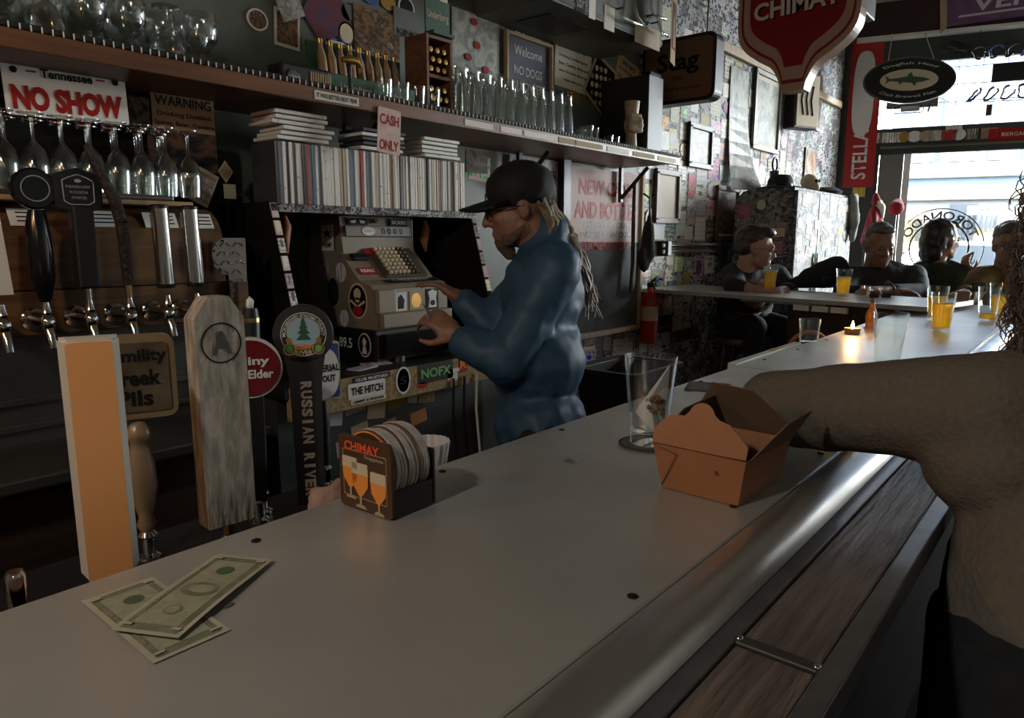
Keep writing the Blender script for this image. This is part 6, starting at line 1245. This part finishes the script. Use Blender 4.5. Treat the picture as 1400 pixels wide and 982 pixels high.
pc = atd(588, 432, 2.0); tag(MB(frame(pc, (.8, .3, -.5), (0, .5, .8))).rbox((0, 0, 0), (.075, .05, .002), .0008).build('receipt', 'white'), 'white slip held in the bartender\'s hand by the register', 'receipt')

def sitter(label, H, f, s, sh, el, wr, hipc, skin_m, top_m, short=.0, face_tilt=0., wide=.19, deep=.12, hand_n=None, hcurl=.5, knees=True, vox=.013, belly=.13):
    t = thing('person', label, 'person'); hm = hframe(H, f, face_tilt); fh = V((f[0], f[1], 0)).normalized(); mid = (V(sh[0]) + V(sh[1])) / 2
    sd = (V(sh[0]) - V(sh[1])).normalized(); bf = UP.cross(sd) * -1; rot = Matrix((UP.cross(sd).normalized(), sd, UP)).transposed()
    hipc = V(hipc); nk = hm @ V((-.04 * s, 0, -.16 * s)); arms = []; sl = []
    for k in (0, 1):
        arms += limb(sh[k], .045 * s, el[k], .037 * s, wr[k], .028 * s); d = (V(wr[k]) - V(el[k])).normalized()
        arms += hand_prims(V(wr[k]), d, (hand_n[k] if hand_n else UP), s, hcurl, 1 if k else -1)
        e = V(wr[k]).lerp(V(el[k]), short); sl += limb(sh[k], .072 * s, el[k], .058 * s, e, .046 * s)
    fwd = UP.cross(sd).normalized(); fwd = fwd if fwd.dot(fh) > -.2 else -fwd
    kn = [hipc + fwd * .38 + sd * .11 * q for q in (1, -1)]; ft = [V((p.x, p.y, .30)) + fwd * .02 for p in kn]
    legs = [('c', hipc + sd * .09 * q, .085 * s, kn[i], .06 * s) for i, q in enumerate((1, -1))] + [('c', kn[i], .06 * s, ft[i], .042 * s) for i in (0, 1)]
    blob('body', head_prims(hm, s) + [('c', nk, .055 * s, mid - UP * .06, .10 * s), ('c', mid - UP * .08, .10 * s, hipc, .10 * s)] + arms + legs, skin_m, t, vox * .8, 3)
    blob('top', [('e', mid.lerp(hipc, .22), (deep * s, wide * s, .17 * s), rot), ('e', mid.lerp(hipc, .62), (belly * s, wide * .93 * s, .20 * s), rot), ('c', V(sh[0]), .07 * s, V(sh[1]), .07 * s), ('c', nk - UP * .01, .07 * s, mid, .09 * s)] + sl, top_m, t, vox, 4, .02, .12)
    blob('trousers', [('e', hipc, (.13 * s, .17 * s, .11 * s), rot)] + [('c', p[1], p[2] + .012, p[3], p[4] + .016) for p in legs], 'fabric_black', t, .022, 3); shoes(t, [V((p.x, p.y, p.z - .04)) for p in ft], fwd)
    eyes(hm, s, t); return t, hm
def hair_cap(hm, s, parent, mt, prims, disp=.012, vox=.010):
    rot = hm.to_3x3(); blob('hair', [('e', hm @ V([v * s for v in c]), tuple(v * s for v in r), rot) for c, r in prims], mt, parent, vox, 2, disp, .03)
SHORT = [((-.03, 0, .06), (.098, .082, .080)), ((-.055, 0, .01), (.058, .077, .062)), ((.03, 0, .098), (.066, .066, .036))]
mat('hair_brown', (.075, .045, .028), (.035, .02, .014), rough=.45, scale=50); mat('hair_grey', (.16, .145, .125), (.08, .07, .06), rough=.5, scale=50); mat('hair_black', (.012, .010, .009), (.022, .018, .016), rough=.4, scale=40)
mat('black_tee', (.012, .013, .017), (.018, .019, .024), rough=.8, scale=20); mat('navy_knit', (.030, .033, .040), (.022, .025, .030), rough=.8, scale=90, bump=.2); mat('olive_knit', (.030, .038, .026), (.022, .028, .02), rough=.85, scale=60, bump=.2); mat('mustard_knit', (.20, .12, .025), (.14, .08, .018), rough=.85, scale=60, bump=.2); mat('beige_knit', (.175, .150, .120), (.150, .128, .103), rough=.95, scale=140, bump=.35, bscale=160, spec=.1)
def stool(label, x, y, h=.74):
    t = thing('bar_stool', label, 'stool', onfloor(x, y, 0)); MB().lathe([(0, h - .05), (.16, h - .05), (.175, h - .03), (.17, h), (0, h + .005)], 24).build('seat', 'brown', t, 40)
    for a in (45, 135, 225, 315): MB().tube([(.11 * math.cos(R(a)), .11 * math.sin(R(a)), h - .05), (.19 * math.cos(R(a)), .19 * math.sin(R(a)), 0)], .014, 8).build('leg', 'dark_wood', t, 40)
    MB().tube([(.165 * math.cos(R(a)), .165 * math.sin(R(a)), .28) for a in range(0, 360, 15)], .009, 6, closed=True).build('foot_ring', 'steel_dark', t, 60)
n_, dC = CC['n'], CC['d']
def seat_of(p): return V((p.x, p.y, 0))
# man in black jacket near the wall
s = 1.13; H = atd(1033, 341, 4.45); f = _rt * .93 - _fw * .25; f = V((f.x, f.y, -.10))
hipc = V((4.92, 1.98, .84))
t, hm = sitter('man in black with brown hair and spectacles leaning on the far counter', H, f, s, (atd(1062, 378, 4.62), atd(1001, 376, 4.55)), (atd(1078, 398, 4.55), atd(1003, 391, 4.35)), (atd(1064, 399, 4.2), atd(1037, 398, 4.22)), hipc, 'skin_light', 'black_tee', .62)
hair_cap(hm, s, t, 'hair_brown', SHORT + [((.062, 0, .092), (.036, .055, .026))]); glasses(hm, s, t, 'brown'); stool('wooden bar stool under the man in black at the far counter', hipc.x, hipc.y, .73)
text('TORPEDO', frame(atd(1030, 384, 4.32), _rt, UP), 'gold', t, .09, .022, name='shirt_print')
# man with folded arms
s = 1.13; H = atd(1203, 337, 4.42); f = V((-_fw.x, -_fw.y, -.18)) - _rt * .12; hipc = atd(1205, 470, 4.75); hipc.z = .84
t, hm = sitter('broad man in a dark sweater with folded arms facing the camera', H, f, s, (atd(1249, 378, 4.5), atd(1163, 381, 4.5)), (atd(1256, 402, 4.30), atd(1152, 404, 4.28)), (atd(1196, 398, 4.08), atd(1217, 400, 4.14)), hipc, 'skin_tan', 'navy_knit', .42, wide=.22, deep=.14, belly=.16)
hair_cap(hm, s, t, 'hair_grey', [((-.03, 0, .062), (.09, .080, .074)), ((-.055, 0, .0), (.06, .079, .07)), ((.035, 0, .098), (.05, .06, .024))], .006); stool('wooden bar stool under the broad man in the dark sweater', hipc.x, hipc.y, .73)
MB().tube([V(atd(1214, 397, 4.12)) + V((0, .036 * math.cos(R(a)), .036 * math.sin(R(a)))) for a in range(0, 360, 20)], .007, 6, closed=True).build('wristwatch', 'black', t, 60)
# woman in profile by the window
s = 1.10; H = atd(1289, 330, 4.75); f = _rt * .97 + _fw * .22; f = V((f.x, f.y, .02)); hipc = atd(1284, 470, 4.9); hipc.z = .84
t, hm = sitter('dark haired person in an olive sweater in profile against the window', H, f, s, (atd(1262, 372, 4.85), atd(1312, 376, 4.72)), (atd(1262, 408, 4.95), atd(1338, 400, 4.70)), (atd(1290, 410, 4.75), atd(1327, 376, 4.70)), hipc, 'skin_light', 'olive_knit', .12, wide=.20, hand_n=(UP, -_rt), hcurl=.7)
hair_cap(hm, s, t, 'hair_black', [((-.035, 0, .055), (.105, .09, .09)), ((-.07, 0, -.01), (.075, .09, .09)), ((-.085, 0, -.075), (.055, .08, .06)), ((.045, 0, .096), (.05, .06, .03))], .012); glasses(hm, s, t); stool('wooden bar stool under the person in olive', hipc.x, hipc.y, .73)
tag(MB().tube([atd(1326, 362, 4.68), atd(1331, 346, 4.66)], .005, 6).build('pen', 'black'), 'slim dark pen held up in front of the window', 'pen')
# man in mustard sweater at the corner
s = 1.08; H = atd(1381, 336, 4.15); f = V((-_fw.x, -_fw.y, -.1)) - _rt * .35; hipc = atd(1395, 480, 4.45); hipc.z = .84
t, hm = sitter('smiling man in a mustard sweater with spectacles at the bar corner', H, f, s, (atd(1430, 382, 4.3), atd(1341, 380, 4.25)), (atd(1445, 430, 4.1), atd(1324, 408, 4.05)), (atd(1390, 430, 3.75), atd(1318, 402, 3.72)), hipc, 'skin_light', 'mustard_knit', .14, wide=.21, belly=.15, hcurl=.8)
hair_cap(hm, s, t, 'hair_grey', SHORT, .008); glasses(hm, s, t); stool('wooden bar stool under the man in mustard', hipc.x, hipc.y, .73)
q = atd(1339, 393, 3.7); tag(MB(frame(q, _rt, (0, .2, .98))).rbox((0, 0, 0), (.075, .05, .009), .003).build('phone', 'black_gloss'), 'black phone held by the man in mustard', 'phone')
# near person with beige sleeve
s = 1.0; t = thing('person', 'curly haired person in a beige sweater leaning an arm on the bar', 'person')
shL = atd(1345, 560, .88); elb = V((1.135, .395, 1.142)); wri = V((1.43, .36, 1.125)); hipE = V((.945, -.065, .84)); shR = V((1.22, -.22, 1.22)); elR = V((1.40, -.12, 1.02)); wrR = V((1.52, .06, 1.10))
H = V((1.164, -.018, 1.362)); f = V((.85, .35, -.05)); hm = hframe(H, f); mid = (shL + shR) / 2; sd = (shL - shR).normalized(); rot = Matrix((UP.cross(sd).normalized(), sd, UP)).transposed(); fwd = V((.3, .95, 0))
kn = [hipE + V((.30, .16, -.02)), hipE + V((.34, -.06, -.02))]; ft = [V((p.x, p.y, .30)) for p in kn]; legs = [('c', hipE, .085, p, .06) for p in kn] + [('c', kn[i], .06, ft[i], .042) for i in (0, 1)]
blob('body', head_prims(hm, s) + [('c', hm @ V((-.045, 0, -.16)), .052, mid, .08), ('c', mid - UP * .05, .09, hipE, .09)] + limb(shL, .042, elb, .036, wri, .026) + limb(shR, .042, elR, .036, wrR, .026) + hand_prims(wri, wri - elb, UP, .95, .4, -1) + hand_prims(wrR, wrR - elR, UP, .95, .6, 1) + legs, 'skin_light', t, .009, 3)
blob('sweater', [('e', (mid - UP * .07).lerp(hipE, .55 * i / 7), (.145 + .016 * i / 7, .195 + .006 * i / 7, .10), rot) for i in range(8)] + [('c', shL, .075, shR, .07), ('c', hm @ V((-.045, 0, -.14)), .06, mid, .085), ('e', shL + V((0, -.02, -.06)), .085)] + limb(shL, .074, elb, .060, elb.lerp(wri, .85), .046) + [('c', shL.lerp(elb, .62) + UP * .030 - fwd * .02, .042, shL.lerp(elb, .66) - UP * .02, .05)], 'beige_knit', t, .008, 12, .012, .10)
blob('trousers', [('e', hipE.lerp(mid - UP * .07, -.1 + .09 * i), (.166, .206, .07), rot) for i in range(7)] + [('c', p[1], p[2] + .012, p[3], p[4] + .016) for p in legs], 'fabric_black', t, .02, 3); shoes(t, [V((p.x, p.y, p.z - .04)) for p in ft], fwd); eyes(hm, s, t)  # trousers carried high up the torso; their black stands in for shade on the sweater
ck = [hm @ V((-.045 + .064 * math.cos(a), .066 * math.sin(a), -.150)) for a in [i * PI / 12 for i in range(24)]]; MB().tube(ck, .010, 8, closed=True).build('sweater_collar', 'beige_knit', t, 60)
stool('wooden bar stool under the person in the beige sweater', hipE.x, hipE.y, .74)
blob('hair_mass', [('e', hm @ V((-.03, 0, .05)), (.105, .092, .095), hm.to_3x3()), ('e', hm @ V((-.075, .0, -.06)), (.07, .095, .10), hm.to_3x3()), ('e', hm @ V((-.09, .03, -.0)), (.05, .08, .09), hm.to_3x3())], mat('hair_curly', (.16, .115, .08), (.07, .048, .034), rough=.45, scale=50), t, .010, 2, .02, .03)
random.seed(8); b = MB()
for k in range(1500):
    a = random.uniform(0, 2 * PI); zz = random.uniform(-.12, .12); rr = .094 + .03 * random.random(); base = hm @ V((-.045 + math.cos(a) * rr * .95, math.sin(a) * rr, zz + .02)); out = (hm.to_3x3() @ V((math.cos(a), math.sin(a), .15))).normalized(); rc = random.uniform(.004, .010); ph = random.random() * 6; ln = random.uniform(.03, .085); turns = random.uniform(1.2, 2.4)
    if (hm.inverted() @ base).x > .055 and abs((hm.inverted() @ base).y) < .07: continue
    e1 = out.orthogonal().normalized(); e2 = out.cross(e1); pts = []
    for i in range(13):
        u = i / 12; ax = base + out * (.012 * u) - UP * ln * u; pts.append(ax + (e1 * math.cos(ph + u * turns * 6.28) + out * math.sin(ph + u * turns * 6.28)) * rc)
    b.tube(pts, [.0009] * 11 + [.0007, .0003], 4)
o = b.build('curls', 'hair_curly', t, 60); o['kind'] = 'stuff'
blob('red_collar', [('c', hm @ V((-.05, .055, -.135)), .018, hm @ V((-.0, .075, -.15)), .02), ('c', hm @ V((-.0, .075, -.15)), .02, hm @ V((.05, .05, -.155)), .016)], 'red', t, .008, 2)
# black coat hanging under the ledge, bag strap
ct = thing('hanging_coat', 'black coat hanging under the bar ledge', 'coat', onfloor(1.62, .07, .52)); blob('cloth', [('c', (0, 0, .40), .05, (.02, -.02, .1), .10), ('c', (.02, -.02, .1), .10, (.0, 0, -.2), .12), ('c', (.1, 0, .36), .04, (.12, -.02, -.1), .09)], 'fabric_black', ct, .02, 4, .04, .1); MB().tube([(0, .05, .46), (.0, .02, .43), (0, 0, .42)], .006, 6).build('hook', 'chrome', ct)
# ---------------------------------------------------------------- lamps over the room (behind and beside the viewer)
emat('bulb_warm', (1, .72, .42), 12); emat('bulb_amber', (1, .42, .12), 12)
def pendant(label, p, power, colr, bulb, r=.10):
    t = thing('pendant_lamp', label, 'lamp', Matrix.Translation(p))
    MB().lathe([(.02, .16), (.045, .13), (r, 0), (r - .004, 0), (.041, .127), (.016, .155)], 24, cap=False).build('shade', 'black', t, 40)
    MB().ball((0, 0, .05), .03).build('bulb', bulb, t, 60)
    MB().tube([(0, 0, .15), (0, 0, HC - p[2] + .0)], .004, 6).build('cable', 'black', t)
    l = bpy.data.lights.new('lamp_light', 'POINT'); l.energy = power; l.color = colr; l.shadow_soft_size = .05
    o = bpy.data.objects.new('lamp_light', l); col.objects.link(o); o.parent = t; o.location = (0, 0, -.03)
pendant('black pendant lamp over the near end of the bar', (-.75, .55, 2.25), 25, (1, .95, .86), 'bulb_warm')
pendant('black pendant lamp over the customer side', (-1.4, -1.5, 2.3), 6, (1, .88, .72), 'bulb_warm')
pendant('small amber lamp by the left end of the back bar', (-.55, 1.25, 1.9), 7, (1, .42, .14), 'bulb_amber', .07)
finish()
